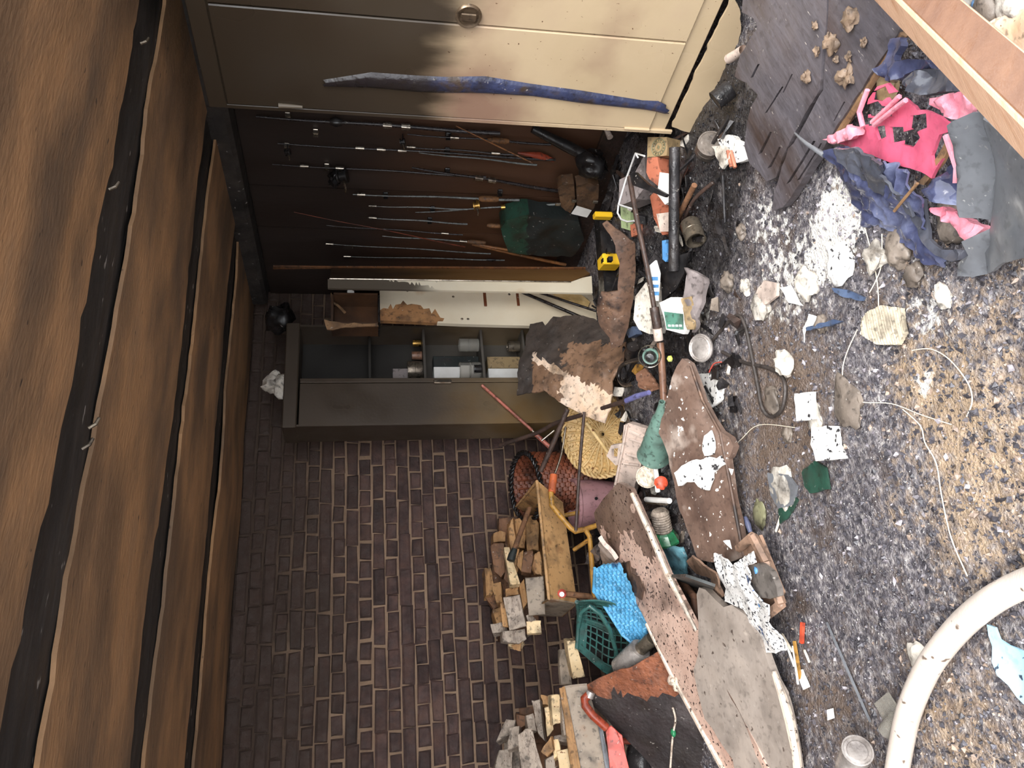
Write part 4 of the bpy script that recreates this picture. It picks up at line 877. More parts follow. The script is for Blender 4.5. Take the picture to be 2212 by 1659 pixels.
sheet('burnt_scar', [(1338, 1216), (1360, 1214), (1364, 1240), (1380, 1245), (1392, 1270), (1386, 1298), (1368, 1285), (1352, 1255)], (plA[0]+plA[1]*.004, plA[1]), .003, 'bark', res=.02, jag=.006, parent=ta)
plC = P3(hz(1520, 1275, .17), hz(1720, 1650, .06), hz(1540, 1560, .15))
tc_ = thing('grey_plank', 'wide grey-tan weathered plank overlapping the pale board', 'board', hz(1600, 1480, 0))
sheet('plank', [(1504, 1282), (1510, 1268), (1524, 1272), (1548, 1300), (1562, 1310), (1580, 1306), (1612, 1330), (1640, 1385), (1662, 1440), (1688, 1498), (1706, 1560), (1718, 1620), (1728, 1700), (1600, 1705), (1582, 1640), (1523, 1553), (1496, 1448), (1508, 1413), (1510, 1350)], plC, .028, 'plankC', res=.04, disp=rough(.005, 6), jag=.006, parent=tc_)
MB().tube([hp(x, y, plC)+plC[1]*.002 for x, y in ((1672, 1450), (1692, 1505), (1708, 1560), (1720, 1622), (1728, 1690))], [.008, .014, .016, .014, .014], 6).build('splintered_edge', 'pale_edge', tc_)
plB = P3(hz(1480, 790, .16), hz(1590, 1200, .08), hz(1440, 1000, .2))
tb_ = thing('brown_plank', 'broad brown plank with ash patches lying before the green funnel', 'board', hz(1510, 1000, 0))
sheet('plank', [(1462, 790), (1473, 774), (1488, 784), (1498, 812), (1516, 862), (1540, 905), (1556, 932), (1574, 945), (1584, 965), (1576, 985), (1570, 992), (1578, 1050), (1592, 1125), (1606, 1204), (1570, 1218), (1530, 1215), (1506, 1208), (1490, 1160), (1466, 1100), (1456, 1045), (1444, 985), (1430, 950), (1422, 935), (1432, 880), (1446, 840)], plB, .03, ['plankB'], res=.035, disp=rough(.008, 7), jag=.005, parent=tb_)
MB().tube([hp(x, y, plB)+plB[1]*.0 for x, y in ((1492, 790), (1518, 866), (1556, 935), (1578, 1050), (1606, 1200))], .006, 6).build('dark_edge', 'bark', tb_)
sheet('ash_crust', [(1455, 1020), (1480, 1000), (1520, 990), (1555, 985), (1565, 1005), (1540, 1020), (1530, 1060), (1500, 1040), (1465, 1050)], (plB[0]+plB[1]*.014, plB[1]), .008, 'whiteash', res=.02, jag=.012, disp=rough(.004, 30), parent=tb_)
sheet('ash_crust', [(1520, 940), (1535, 930), (1545, 955), (1540, 980), (1522, 985), (1515, 960)], (plB[0]+plB[1]*.014, plB[1]), .008, 'whiteash', res=.02, jag=.012, disp=rough(.004, 30), parent=tb_)
# rusty black sheet at the lower left
plH = P3(hz(1272, 1478, .42), hz(1440, 1400, .16), hz(1470, 1690, .06))
sheet('rusty_sheet', [(1268, 1480), (1292, 1466), (1330, 1450), (1370, 1438), (1405, 1418), (1446, 1398), (1462, 1470), (1500, 1540), (1570, 1690), (1440, 1705), (1392, 1640), (1345, 1590), (1310, 1552), (1278, 1520)], plH, .006, ['rustsheet', 'rustfur'], res=.03, disp=rough(.012, 5), jag=.004, label='blackened metal sheet with a rust-brown upper band', cat='sheet',
      matf=lambda c: 1 if (lambda p_: p_[1] < 1503-.03*(p_[0]-1270)+16*nz(c.x, c.y, c.z, 30))(proj(c)) else 0)
wire('torn_seam', [hp(x, y, plH)+plH[1]*.012 for x, y in ((1455, 1525), (1461, 1550), (1456, 1580), (1452, 1620), (1449, 1665))], .005, 'pale_edge', 'white torn seam running down the blackened sheet', 'seam')
lump('green_bead', hp(1464, 1582, plH)+Vector((0, 0, .02)), .018, 'green', 'tiny green glass bead on the blackened sheet', 'bead', amp=.1)
lump('dark_ball', hz(1378, 1640, .12), .09, 'char', 'round charred lump behind the red barrow bar', 'lump', amp=.2)

# ------------------------------------------------------------ green basket, blue basket, steel cylinder
gbk = thing('green_basket', 'dark green plastic basket with square holes lying on its side', 'basket', hz(1330, 1400, 0))
gp = P3(hz(1250, 1330, .42), hz(1270, 1455, .34), hz(1395, 1390, .12))
def bowl(s, t):   # s across (y 1295..1460), t down
    x = 1246+ (1392-1246)*t; y0_ = 1300-8*math.sin(t*3.1)+40*t*t; y1_ = 1400+58*min(1, t*2.2)-30*max(0, t-.5)
    q = hp(x, y0_+(y1_-y0_)*s, gp); return q-gp[1]*(.07*math.sin(math.pi*min(1, max(0, s)))*math.sin(math.pi*(.25+.6*t)))
mb = MB(); ns, nt_ = 13, 12
for i in range(ns): mb.tube([bowl(i/(ns-1), k/10) for k in range(11)], .0045, 5)
for k in range(nt_): mb.tube([bowl(i/10, k/(nt_-1)) for i in range(11)], .0042, 5)
mb.build('lattice', 'greenbasket', gbk)
for s0, s1, t0, t1 in ((0, 1, .0, .13), (0, .12, 0, 1), (.48, .56, 0, 1), (.92, 1, .1, 1)):
    V = []; n = 14
    for i in range(n+1):
        for j in range(n+1): V.append(bowl(s0+(s1-s0)*i/n, t0+(t1-t0)*j/n)+gp[1]*.003)
    Fs = [[i*(n+1)+j, i*(n+1)+j+1, (i+1)*(n+1)+j+1, (i+1)*(n+1)+j] for i in range(n) for j in range(n)]
    b = len(V); MB().add(V+[p-gp[1]*.006 for p in V], Fs+[[k+b for k in f][::-1] for f in Fs]).build('band', 'greenbasket', gbk, smooth=60)
MB().tube([bowl(i/16, 0) for i in range(17)], .010, 8).build('rim', 'greenbasket', gbk, smooth=60)
MB().tube([hp(x, y, gp)+gp[1]*.03 for x, y in ((1252, 1345), (1258, 1312), (1276, 1300), (1298, 1316), (1318, 1348), (1332, 1395), (1338, 1430))], .011, 8).build('handle', 'greenbasket', gbk, smooth=60)
bp = P3(hz(1290, 1225, .36), hz(1390, 1385, .16), hz(1345, 1240, .28))
bb_ = thing('blue_basket', 'bright blue woven plastic basket jammed under the pale board', 'basket', hz(1340, 1310, 0))
def weave(u, v, q):
    p_, q_ = u*.8+v*.6, v*.8-u*.6; row = math.floor(p_/.03); fr = p_/.03-row; t2 = q_/.026+.5*(row % 2); return .014*(t2-math.floor(t2))*abs(math.sin(math.pi*fr))**.35
sheet('woven_side', [(1288, 1228), (1300, 1220), (1336, 1216), (1352, 1246), (1372, 1290), (1400, 1345), (1396, 1385), (1378, 1396), (1346, 1368), (1310, 1312), (1290, 1288), (1282, 1274)], bp, .012, 'bluepl', res=.0055, smooth=25, parent=bb_,
      disp=weave)
MB().tube([hp(x, y, bp)+bp[1]*.004 for x, y in ((1286, 1226), (1283, 1274), (1312, 1316), (1346, 1370), (1378, 1397))], .008, 6).build('rim', 'bluepl', bb_, smooth=60)
sheet('plain_end', [(1390, 1350), (1412, 1372), (1408, 1384), (1390, 1392)], P3(hz(1390, 1350, .17), hz(1412, 1372, .14), hz(1390, 1392, .1)), .01, 'bluepl', parent=bb_)
sc_ = thing('steel_cylinder', 'dented silvery steel cylinder with a dark cap beneath the blue basket', 'cylinder', hz(1365, 1425, .1))
a, b = hz(1340, 1442, .26), hz(1384, 1402, .2); ax = (b-a).normalized()
MB().lathe([(.0, 0), (.048, .0), (.05, .004), (.05, (b-a).length-.004), (.048, (b-a).length), (.0, (b-a).length)], a, ax, 22, jit=.1).build('body', 'silver', sc_, smooth=40)
MB().lathe([(.03, 0), (.032, .08), (.028, .09), (0, .09)], b, ax, 16).build('cap', 'tin', sc_, smooth=40)
pl_ = P3(hz(1290, 1170, .34), hz(1330, 1220, .26), hz(1290, 1230, .2))
sheet('pale_rag', [(1292, 1162), (1312, 1188), (1330, 1210), (1322, 1226), (1304, 1222), (1296, 1200)], pl_, .02, 'offwhite', res=.02, disp=rough(.01, 18), label='pale dirty rag bulging from under the long board', cat='rag')
sheet('grey_rag', [(1268, 1196), (1286, 1180), (1294, 1208), (1282, 1222), (1264, 1216)], pl_, .02, 'greybox', res=.02, disp=rough(.012, 25), jag=.008, label='frayed grey rag tied at the barrow leg', cat='rag')

# ------------------------------------------------------------ junk between the planks and the baskets
fn = thing('green_funnel', 'pale green plastic funnel lying beside the brown plank', 'funnel', hz(1405, 960, .05))
a, b = hz(1412, 985, .16), hz(1430, 868, .22); ax = (b-a).normalized(); ln = (b-a).length
MB().lathe([(.072, 0), (.074, .004), (.066, .03), (.030, ln*.72), (.016, ln*.8), (.013, ln), (.010, ln), (.026, ln*.70), (.060, .03), (.066, .004)], a, ax, 28).build('cone', 'greenpl', fn, smooth=35)
can('jar_lid_tin', hz(1398, 1030, .12), .05, .035, 'tin', 'grey ridged tin lid among the junk by the casing', 'lid', (CO-hz(1398, 1030, .12)))
wire('white_stick', [hz(1413, 1000, .16), hz(1418, 1028, .16), hz(1421, 1062, .15)], .011, 'paper', 'white plastic stick beside the red cap', 'stick')
MB().lathe([(0, .012), (.02, .01), (.028, .004), (.028, -.006), (.015, -.008)], hz(1428, 1043, .18), (CO-hz(1428, 1043, .1)), 18, jit=.2).build('melted_disc', 'redplastic', None, 'bright orange-red melted disc lying on the junk', 'disc', smooth=40)
t = thing('chrome_bar', 'white chrome-rimmed bar lying across the gap between planks', 'bar', hz(1420, 1082, .1))
d = (hz(1446, 1082, .17)-hz(1396, 1079, .17)); MB().tube([hz(1396, 1079, .17), hz(1446, 1082, .17)], .012, 10).build('bar', 'paper', t, smooth=50); MB().tube([hz(1398, 1086, .165), hz(1440, 1088, .165)], .007, 8).build('tin_strip', 'tin', t, smooth=50)  # thinner tin strip beside the white bar
bt = thing('ribbed_bottle', 'grey ribbed bottle neck with a green plastic shoulder', 'bottle', hz(1430, 1140, .05))
a, b = hz(1438, 1172, .12), hz(1424, 1102, .16); ax = (b-a).normalized(); ln = (b-a).length
MB().lathe([(.062, 0), (.064, .01), (.048, ln*.30), (.036, ln*.36)], a, ax, 8).build('shoulder', 'green', bt, smooth=20)
MB().lathe([(.036, ln*.34)]+[(.038+.003*(k % 2), ln*(.36+.036*k)) for k in range(17)]+[(.03, ln), (0, ln)], a, ax, 20).build('neck', 'wood_grey', bt, smooth=40)
sheet('blue_rag', [(1424, 1190), (1450, 1182), (1470, 1186), (1478, 1200), (1482, 1242), (1456, 1240), (1440, 1216)], P3(hz(1430, 1190, .14), hz(1480, 1242, .07), hz(1440, 1230, .1)), .012, 'paleblue', res=.02, disp=rough(.012, 22), label='crumpled pale blue rag under the brown plank end', cat='rag')
sheet('olive_strip', [(1444, 1246), (1480, 1246), (1510, 1256), (1544, 1268), (1536, 1282), (1500, 1274), (1454, 1262)], P3(hz(1450, 1250, .14), hz(1540, 1275, .12), hz(1500, 1262, .16)), .01, 'dkgreen', res=.03, label='dark olive rubber strip lying across the boards', cat='strip')
sheet('tan_flap', [(1480, 1215), (1495, 1200), (1510, 1212), (1530, 1230), (1546, 1240), (1560, 1290), (1548, 1300), (1535, 1250), (1505, 1240)], P3(hz(1490, 1210, .14), hz(1552, 1295, .1), hz(1540, 1240, .16)), .008, 'tray', res=.03, disp=rough(.008, 14), label='torn tan plastic flap beside the white crumpled cloth', cat='flap')
MB().tube([hz(1470, 1255, .1), hz(1500, 1290, .1), hz(1505, 1340, .1)], .016, 8).build('tan_hose_piece', 'copper', None, 'tan curved pipe piece under the boards', 'pipe', smooth=60)
trp = P3(hz(1600, 1180, .10), hz(1700, 1300, .08), hz(1660, 1330, .08))
tr = thing('brown_tray', 'brown plastic tray holding a dark oval and white rags', 'tray', hz(1650, 1250, 0))
sheet('tray_base', [(1604, 1182), (1640, 1156), (1690, 1280), (1664, 1328), (1620, 1250)], trp, .012, 'tray', res=.03, parent=tr)
for a, b in (((1608, 1184), (1638, 1158)), ((1638, 1158), (1668, 1215)), ((1668, 1215), (1700, 1304)), ((1700, 1304), (1664, 1332))):
    MB().tube([hp(*a, trp)+Vector((0, 0, .02)), hp(*b, trp)+Vector((0, 0, .02))], .017, 6).build('tray_wall', 'tray', tr)
sheet('oval_lid', [(1618, 1222), (1640, 1216), (1664, 1236), (1678, 1268), (1680, 1288), (1662, 1294), (1640, 1290), (1626, 1262)], (trp[0]+Vector((0, 0, .05)), trp[1]), .022, 'lidgrey', res=.02, disp=lambda u, v, q: 0.004*nz(u, v, 0, 30), label='grey rounded plastic lid lying in the brown tray', cat='lid')
for x, y, rr, lab in ((1664, 1230, .013, 'pale blue plastic bit beside the top of the grey lid'), (1657, 1308, .016, 'pale blue plastic bit under the grey lid end'), (1674, 1304, .018, 'larger blue plastic bit in the tray corner')): lump('blue_pebble', hp(x, y, trp)+Vector((0, 0, .05)), rr, 'bluelabel', lab, 'plastic bit', 'blue bits in the tray', amp=.3, sub=1)
wpl = P3(hz(1545, 1205, .18), hz(1680, 1400, .10), hz(1650, 1290, .16))
sheet('white_cloth', [(1540, 1196), (1572, 1208), (1578, 1226), (1598, 1208), (1624, 1192), (1632, 1214), (1612, 1224), (1622, 1262), (1640, 1294), (1662, 1310), (1658, 1345), (1684, 1378), (1692, 1408), (1668, 1412), (1646, 1405), (1634, 1370), (1612, 1330), (1604, 1316), (1570, 1296), (1558, 1250)], wpl, .006, 'paperdirt', res=.02, disp=rough(.016, 16), jag=.006, label='white sooty crumpled cloth trailing from the brown tray', cat='cloth')

# ------------------------------------------------------------ junk at the foot of the cabinet and rod wall
def flatbox(name, px, z, t, mat, label, cat='box', group=None, tilt=None, parent=None, res=.06, disp=None, jag=0):
    pl = PZ(z)
    if tilt: n = Vector((tilt[0], tilt[1], 1)).normalized(); pl = (hz(px[0][0], px[0][1], z), n)
    return sheet(name, px, pl, t, mat, res=res, disp=disp, jag=jag, label=label, cat=cat, group=group, parent=parent, smooth=30)
flatbox('grey_carton', [(1338, 388), (1372, 372), (1392, 335), (1396, 400), (1374, 430), (1336, 446)], .22, .14, 'greybox', 'grey crushed carton inside the white wire frame', 'carton', tilt=(-.3, -.4))
flatbox('grey_carton_low', [(1358, 414), (1398, 396), (1404, 420), (1368, 440)], .16, .12, 'greybox', 'lower grey carton with a torn white edge', 'carton', tilt=(-.3, -.3))
eb = thing('emblem_box', 'tan and orange box printed with a round emblem under the cabinet', 'box', hz(1420, 350, 0))
epl = (hz(1400, 300, .16), Vector((-.35, -.5, 1)).normalized())
sheet('tan_face', [(1399, 296), (1440, 296), (1442, 316), (1440, 336), (1420, 338), (1398, 340)], epl, .10, 'tanbox', parent=eb)
sheet('orange_face', [(1398, 341), (1420, 339), (1424, 362), (1436, 385), (1424, 404), (1402, 386), (1396, 372)], epl, .10, 'terra', parent=eb)
ec = hp(1423, 318, epl)+epl[1]*.003; e1, e2 = basis(epl[1])
for rr, tt in ((.036, .0022), (.022, .0016)): MB().tube([ec+(e1*math.cos(a*.3142)+e2*math.sin(a*.3142))*rr for a in range(21)], tt, 5).build('emblem_ring', 'olive', eb)
for a in range(14): MB().box(ec+(e1*math.cos(a*.449)+e2*math.sin(a*.449))*.029, (.005, .005, .003)).build('emblem_mark', 'olive', eb)
MB().box(ec, (.014, .014, .004), Matrix.Rotation(.6, 3, 'Z'), bev=.001).build('emblem_centre', 'olive', eb)
flatbox('green_strip', [(1340, 446), (1362, 452), (1361, 498), (1342, 492)], .14, .05, 'olivegreen', 'pale green board strip below the white wire frame', 'board', tilt=(-.3, -.3))
flatbox('orange_block', [(1361, 486), (1378, 480), (1380, 506), (1364, 512)], .12, .05, 'terra', 'small orange block beside the green strip', 'block', tilt=(-.2, -.3))
flatbox('white_card', [(1425, 372), (1452, 376), (1452, 432), (1436, 442), (1420, 420)], .13, .03, 'paper', 'white folded card against the black pipe', 'card', tilt=(-.2, -.3), disp=rough(.008, 15))
flatbox('reddish_bundle', [(1404, 424), (1420, 410), (1436, 440), (1452, 450), (1452, 505), (1430, 510), (1412, 470)], .12, .06, 'terra', 'torn reddish bundle beside the black pipe', 'bundle', tilt=(-.2, -.3), disp=rough(.02, 18), jag=.01)
flatbox('white_wrapper', [(1418, 462), (1448, 458), (1450, 500), (1426, 500)], .145, .012, 'offwhite', 'crumpled clear wrapper on the reddish bundle', 'wrapper', tilt=(-.2, -.3), disp=rough(.014, 26), jag=.008)
wf = thing('wire_frame', 'bent white wire frame standing over the grey cartons', 'wire frame', hz(1360, 400, .1))
W = lambda *pp: [hz(x, y, .26) for x, y in pp]
for pts in (W((1392, 337), (1373, 331), (1352, 388), (1336, 442), (1334, 460), (1342, 474), (1356, 479), (1371, 477)), W((1336, 442), (1352, 447), (1368, 452)), W((1373, 331), (1378, 340)), W((1371, 477), (1376, 462))): MB().tube(pts, .0042, 6).build('wire', 'whitewire', wf, smooth=60)
sheet('black_wedge', [(1360, 376), (1372, 372), (1400, 398), (1440, 420), (1436, 426), (1400, 412), (1366, 400)], (hz(1400, 400, .24), Vector((-.4, -.5, 1)).normalized()), .02, 'black', label='black wedge-shaped offcut across the cartons', cat='offcut')
pipes = [
    ([hz(1457, 318, .16), hz(1456, 450, .14), hz(1455, 585, .12)], .022, 'char', 'thick black pipe lying across from the cabinet foot', 'pipe'),
    ([hz(1360, 382, .27), hz(1375, 470, .26), hz(1390, 540, .24), hz(1402, 600, .22), hz(1413, 664, .2)], .011, 'rustbar', 'long rusty rod in front of the brown sheet', 'rod'),
    ([hz(1413, 664, .2), hz(1418, 695, .19), hz(1421, 716, .18)], .020, 'rustbar', 'fat rusty socket at the end of the long rod', 'socket'),
    ([hz(1426, 740, .16), hz(1430, 790, .15), hz(1434, 860, .14), hz(1436, 890, .14)], .016, 'copper', 'coppery tube running beside the teal lamp', 'tube'),
    ([hz(1480, 470, .05), hz(1500, 430, .07), hz(1540, 395, .04)], .008, 'rustbar', 'thin rusty strip near the tin can', 'strip'),
    ([hz(1561, 380, .03), hz(1564, 440, .03), hz(1566, 480, .02)], .006, 'char', 'straight charred twig near the charred board', 'twig'),
    ([hz(1500, 400, .1), hz(1475, 450, .08), hz(1462, 480, .06)], .012, 'wood_brown', 'charred pole end next to the black pipe', 'pole'),
]
for p_, r_, mt, lab, ct in pipes: wire(ct, p_, r_, mt, lab, ct, None, 10)
MB().tube([hz(1420, 710, .19), hz(1423, 735, .18)], .020, 12).build('white_connector', 'offwhite', None, 'white plastic connector below the rusty socket', 'connector', smooth=50)
can('tin_can', hz(1490, 482, .045), .042, .105, 'tin', 'battered tin can lying in the soot below the black pipe', 'can', (hz(1510, 540, .045)-hz(1490, 482, .045)), open_=True)
can('round_pot', hz(1528, 325, .03), .05, .075, 'brownlump', 'brown clay pot lying beside the cabinet base', 'pot', (hz(1548, 285, .08)-hz(1530, 325, .03)))
can('brown_jug', hz(1578, 192, .05), .036, .07, 'char', 'small black jug against the charred board edge', 'jug', (-.4, .6, .8))
MB().tube([hz(1574, 127, .12), hz(1606, 108, .12)], .017, 14, cap=False).build('grey_tube', 'offwhite', None, 'short grey plastic tube beside the cabinet corner', 'tube', smooth=50)
sheet('brown_bowl_shard', [(1592, 300), (1606, 320), (1612, 345), (1590, 352), (1560, 330), (1552, 300), (1570, 290)], PZ(.03), .02, 'whiteash', res=.02, jag=.006, disp=rough(.012, 25), label='ash-covered shard between the pot and the charred board', cat='shard')
sheet('grey_fold', [(1538, 316), (1560, 314), (1580, 330), (1572, 350), (1560, 365)], PZ(.05), .01, 'ashlump', res=.02, disp=rough(.01, 25), label='folded grey card below the brown pot', cat='card')
for i, (a, b) in enumerate((((1572, 325), (1580, 360)), ((1578, 326), (1588, 362)))): MB().tube([hz(*a, .05), hz(*b, .04)], .007, 6).build('orange_splinter', 'terra', None, ['longer', 'shorter'][i]+' orange splinter by the folded grey card', 'splinter')
# middle: bags, lids, lamp
flatbox('stone_slab', [(1395, 610), (1408, 640), (1410, 690), (1404, 722), (1380, 712), (1368, 690), (1372, 640)], .2, .1, 'ashlump', 'pale round-edged lump behind the rusty rod', 'lump', tilt=(-.3, -.4), disp=rough(.01, 12))
t = thing('printed_strip', 'narrow white strip printed in blue among the burnt junk', 'label', hz(1415, 610, .1)); spl = (hz(1412, 565, .2), Vector((-.3, -.5, 1)).normalized())
sheet('strip', [(1402, 574), (1416, 562), (1424, 590), (1420, 650), (1412, 650)], spl, .01, 'paper', parent=t)
for (x, y, a, b) in ((1414, 602, 14, 8), (1416, 618, 12, 7), (1417, 634, 12, 8)): sheet('blue_print', [(x-a/2, y-b/2), (x+a/2, y-b/2), (x+a/2, y+b/2), (x-a/2, y+b/2)], (spl[0]+spl[1]*.003, spl[1]), .002, 'bluelabel', parent=t)
flatbox('blue_bottle', [(1430, 520), (1440, 518), (1442, 560), (1438, 566), (1431, 560)], .16, .03, 'bluelabel', 'small blue plastic strip next to the black pipe', 'plastic strip', tilt=(-.3, -.3))
sheet('black_board_flap', [(1426, 570), (1455, 555), (1488, 545), (1478, 590), (1460, 625), (1430, 650)], (hz(1450, 590, .12), Vector((-.3, -.5, 1)).normalized()), .012, 'black', label='black flap of board behind the foil bag', cat='board')
sheet('foil_bag', [(1484, 578), (1500, 586), (1524, 602), (1528, 612), (1515, 640), (1505, 700), (1496, 718), (1470, 650), (1478, 620)], (hz(1500, 640, .10), Vector((-.2, -.3, 1)).normalized()), .02, 'greybox', res=.02, disp=rough(.022, 16), label='grey crumpled foil bag in the soot', cat='bag')
gp_ = (hz(1450, 690, .16), Vector((-.35, -.55, 1)).normalized()); t = thing('green_packet', 'white packet with a green panel and a row of small white icons', 'packet', hz(1455, 690, .03))
sheet('packet', [(1424, 654), (1450, 642), (1466, 642), (1475, 660), (1482, 715), (1478, 722), (1440, 712), (1432, 680)], gp_, .03, 'paper', res=.03, disp=rough(.006, 12), parent=t)
sheet('green_panel', [(1434, 673), (1474, 678), (1475, 712), (1440, 710)], (gp_[0]+gp_[1]*.010, gp_[1]), .006, 'tagreen', res=.03, parent=t)
for k in range(4): sheet('icon', [(1443+k*8, 701), (1448+k*8, 701.5), (1448+k*8, 706), (1443+k*8, 705.5)], (gp_[0]+gp_[1]*.014, gp_[1]), .004, 'paper', parent=t)
sheet('tan_wrapper', [(1470, 645), (1495, 640), (1504, 680), (1500, 712), (1484, 712), (1476, 670)], (gp_[0]+gp_[1]*.0, gp_[1]), .01, 'tanbox', res=.02, disp=rough(.012, 20), label='tan torn wrapper beside the green packet', cat='wrapper')
lt_ = thing('round_tin_lid', 'shiny round tin lid with concentric ridges lying in the soot', 'lid', hz(1513, 752, .04))
MB().lathe([(.056, -.01), (.058, 0), (.054, .006), (.050, .002), (.046, .006), (.042, .002), (.036, .004), (0, .005)], hz(1513, 752, .08), Vector((-.3, -.4, 1)), 30).build('disc', 'silver', lt_, smooth=25)
lm = thing('teal_lamp', 'black lamp head with a teal glass disc and wire ring', 'lamp', hz(1408, 775, .1)); lc = hz(1405, 770, .2); la = (CO-lc).normalized()+Vector((-.3, 0, .2))
MB().lathe([(.0, .03), (.018, .028), (.026, .01), (.026, -.03), (0, -.03)], lc, la, 18).build('lamp_body', 'black', lm, smooth=40)
MB().lathe([(.024, 0), (.034, .004), (.036, -.004), (.024, -.006)], lc, la, 22).build('teal_ring', 'greenpl', lm, smooth=40)
e1, e2 = basis(la.normalized()); MB().tube([lc+Vector((0, 0, .004))+(e1*math.cos(a*.262)+e2*math.sin(a*.262))*.048 for a in range(25)], .003, 6).build('wire_ring', 'chrome', lm, smooth=60)
lump('lime_cap', hz(1447, 775, .16), .016, 'lime', 'small lime-yellow plug beside the teal lamp', 'plug', amp=.1, sub=1, flat=.9)
wire('black_loop', [hz(x, y, .2) for x, y in ((1385, 775), (1350, 785), (1338, 800), (1338, 820), (1350, 832), (1368, 828))], .010, 'black', 'black rubber loop beside the bent sheet edge', 'rubber loop', n=10)
can('black_bottle', hz(1362, 770, .14), .028, .08, 'black', 'black glossy bottle under the bent sheet edge', 'bottle', (hz(1372, 735, .16)-hz(1362, 775, .14)))
sheet('copper_fan', [(1372, 808), (1392, 795), (1410, 815), (1424, 840), (1408, 846), (1380, 838)], (hz(1395, 820, .16), Vector((-.3, -.5, 1)).normalized()), .01, 'copper', res=.012, disp=lambda u, v, q: .004*math.sin(u*300), label='coppery ridged fan of metal above the taped stick', cat='metal piece')
flatbox('ochre_clip', [(1364, 802), (1374, 786), (1384, 788), (1372, 810)], .18, .02, 'yellowbar', 'small ochre plastic clip beside the black loop', 'clip')
flatbox('blue_piece', [(1350, 715), (1366, 705), (1375, 722), (1358, 730)], .14, .03, 'dkblue', 'dark blue plastic piece under the brown sheet', 'plastic piece')

# ------------------------------------------------------------ charred board, timber and melted crates at the right
plD = P3(hz(1610, 60, .16), hz(1930, 60, .10), hz(1680, 430, .04))
cbd = thing('charred_board', 'broad charred board with split end lying beside the cabinet', 'board', hz(1740, 200, 0))
sheet('plank', [(1605, -50), (1790, -50), (1772, 195), (1764, 208), (1736, 252), (1708, 302), (1690, 340), (1675, 382), (1655, 392), (1640, 372), (1618, 352), (1606, 315), (1614, 262), (1620, 232), (1636, 205), (1612, 180), (1585, 165), (1600, 120), (1636, 58), (1628, 42), (1602, 26)], plD, .03, 'charboard', holes=[[(1638, 334), (1646, 330), (1668, 285), (1664, 284)], [(1658, 364), (1666, 360), (1687, 318), (1683, 317)], [(1622, 168), (1628, 166), (1642, 138), (1638, 138)], [(1652, 244), (1657, 243), (1692, 188), (1689, 187)], [(1690, 200), (1693, 200), (1712, 160), (1709, 160)]], res=.03, jag=.004, disp=rough(.004, 8), parent=cbd)
sheet('plank', [(1794, -50), (1985, -50), (1936, 76), (1905, 122), (1862, 190), (1832, 236), (1800, 286), (1760, 345), (1718, 412), (1692, 448), (1668, 456), (1672, 420), (1688, 360), (1702, 322), (1722, 296), (1742, 258), (1768, 208), (1778, 195)], plD, .03, 'charboard', holes=[[(1698, 398), (1706, 394), (1762, 305), (1757, 304)], [(1722, 390), (1728, 388), (1776, 310), (1773, 309)], [(1800, 262), (1803, 261), (1826, 220), (1823, 219)]], res=.03, jag=.004, disp=rough(.004, 8, 3), parent=cbd)
MB().tube([hp(x, y, plD)-plD[1]*.018 for x, y in ((1940, 74), (1866, 190), (1834, 238), (1802, 290))], .012, 6).build('raw_edge', 'tanedge', cbd)
for ci, (x, y, rr) in enumerate(sorted(((1840, 40, .03), (1800, 92, .028), (1745, 166, .018), (1832, 166, .030), (1770, 110, .014), (1810, 128, .01), (1838, 122, .012), (1765, 55, .012), (1792, 80, .01), (1870, 90, .012)), key=lambda k: k[1])):
    lump('tan_crumb', hp(x, y, plD)+plD[1]*.008, rr, 'clot', ordn[ci]+' tan crumbly clot on the charred board, counting down from the frame edge', 'clot', 'clots on the charred board', amp=.9, flat=.5)
wire('metal_spike', [hp(1736, 284, plD)+plD[1]*.03, hp(1775, 305, plD)+plD[1]*.05, hp(1806, 330, plD)+plD[1]*.04], [.003, .009], 'greypl', 'thin grey metal spike resting on the charred board tip', 'spike')
# clean timber
def beam4(nm, a, b, w_, h_, mat, par, rollv):
    d_ = (b-a).normalized(); n_ = (rollv-d_*rollv.dot(d_)).normalized(); s_ = d_.cross(n_); M_ = Matrix((s_, d_, n_)).transposed()
    return a, b, M_
ta_, tb2 = hz(1838, -130, .20), hz(2238, 246, .40); tb2 = tb2+(tb2-ta_)*.8; ta_ = ta_-(tb2-ta_)*.3
dB = (tb2-ta_).normalized(); nB = ((CO-(ta_+tb2)/2)-dB*(CO-(ta_+tb2)/2).dot(dB)).normalized()
nB = (nB-dB.cross(nB)*.62).normalized(); sB = dB.cross(nB); MBt = Matrix((sB, dB, nB)).transposed()
tm = thing('timber_beam', 'clean orange-brown timber lying across the top right corner', 'timber', hz(2060, 110, .15))
MB().box((ta_+tb2)/2, (.085, (tb2-ta_).length, .06), MBt, bev=.004).build('timber', 'newwood', tm)
MB().box((ta_+tb2)/2+nB*.031, (.07, (tb2-ta_).length, .004), MBt, bev=.001).build('dark_face', 'newwood_dk', tm)  # thin slab of darker wood colour over the wide face
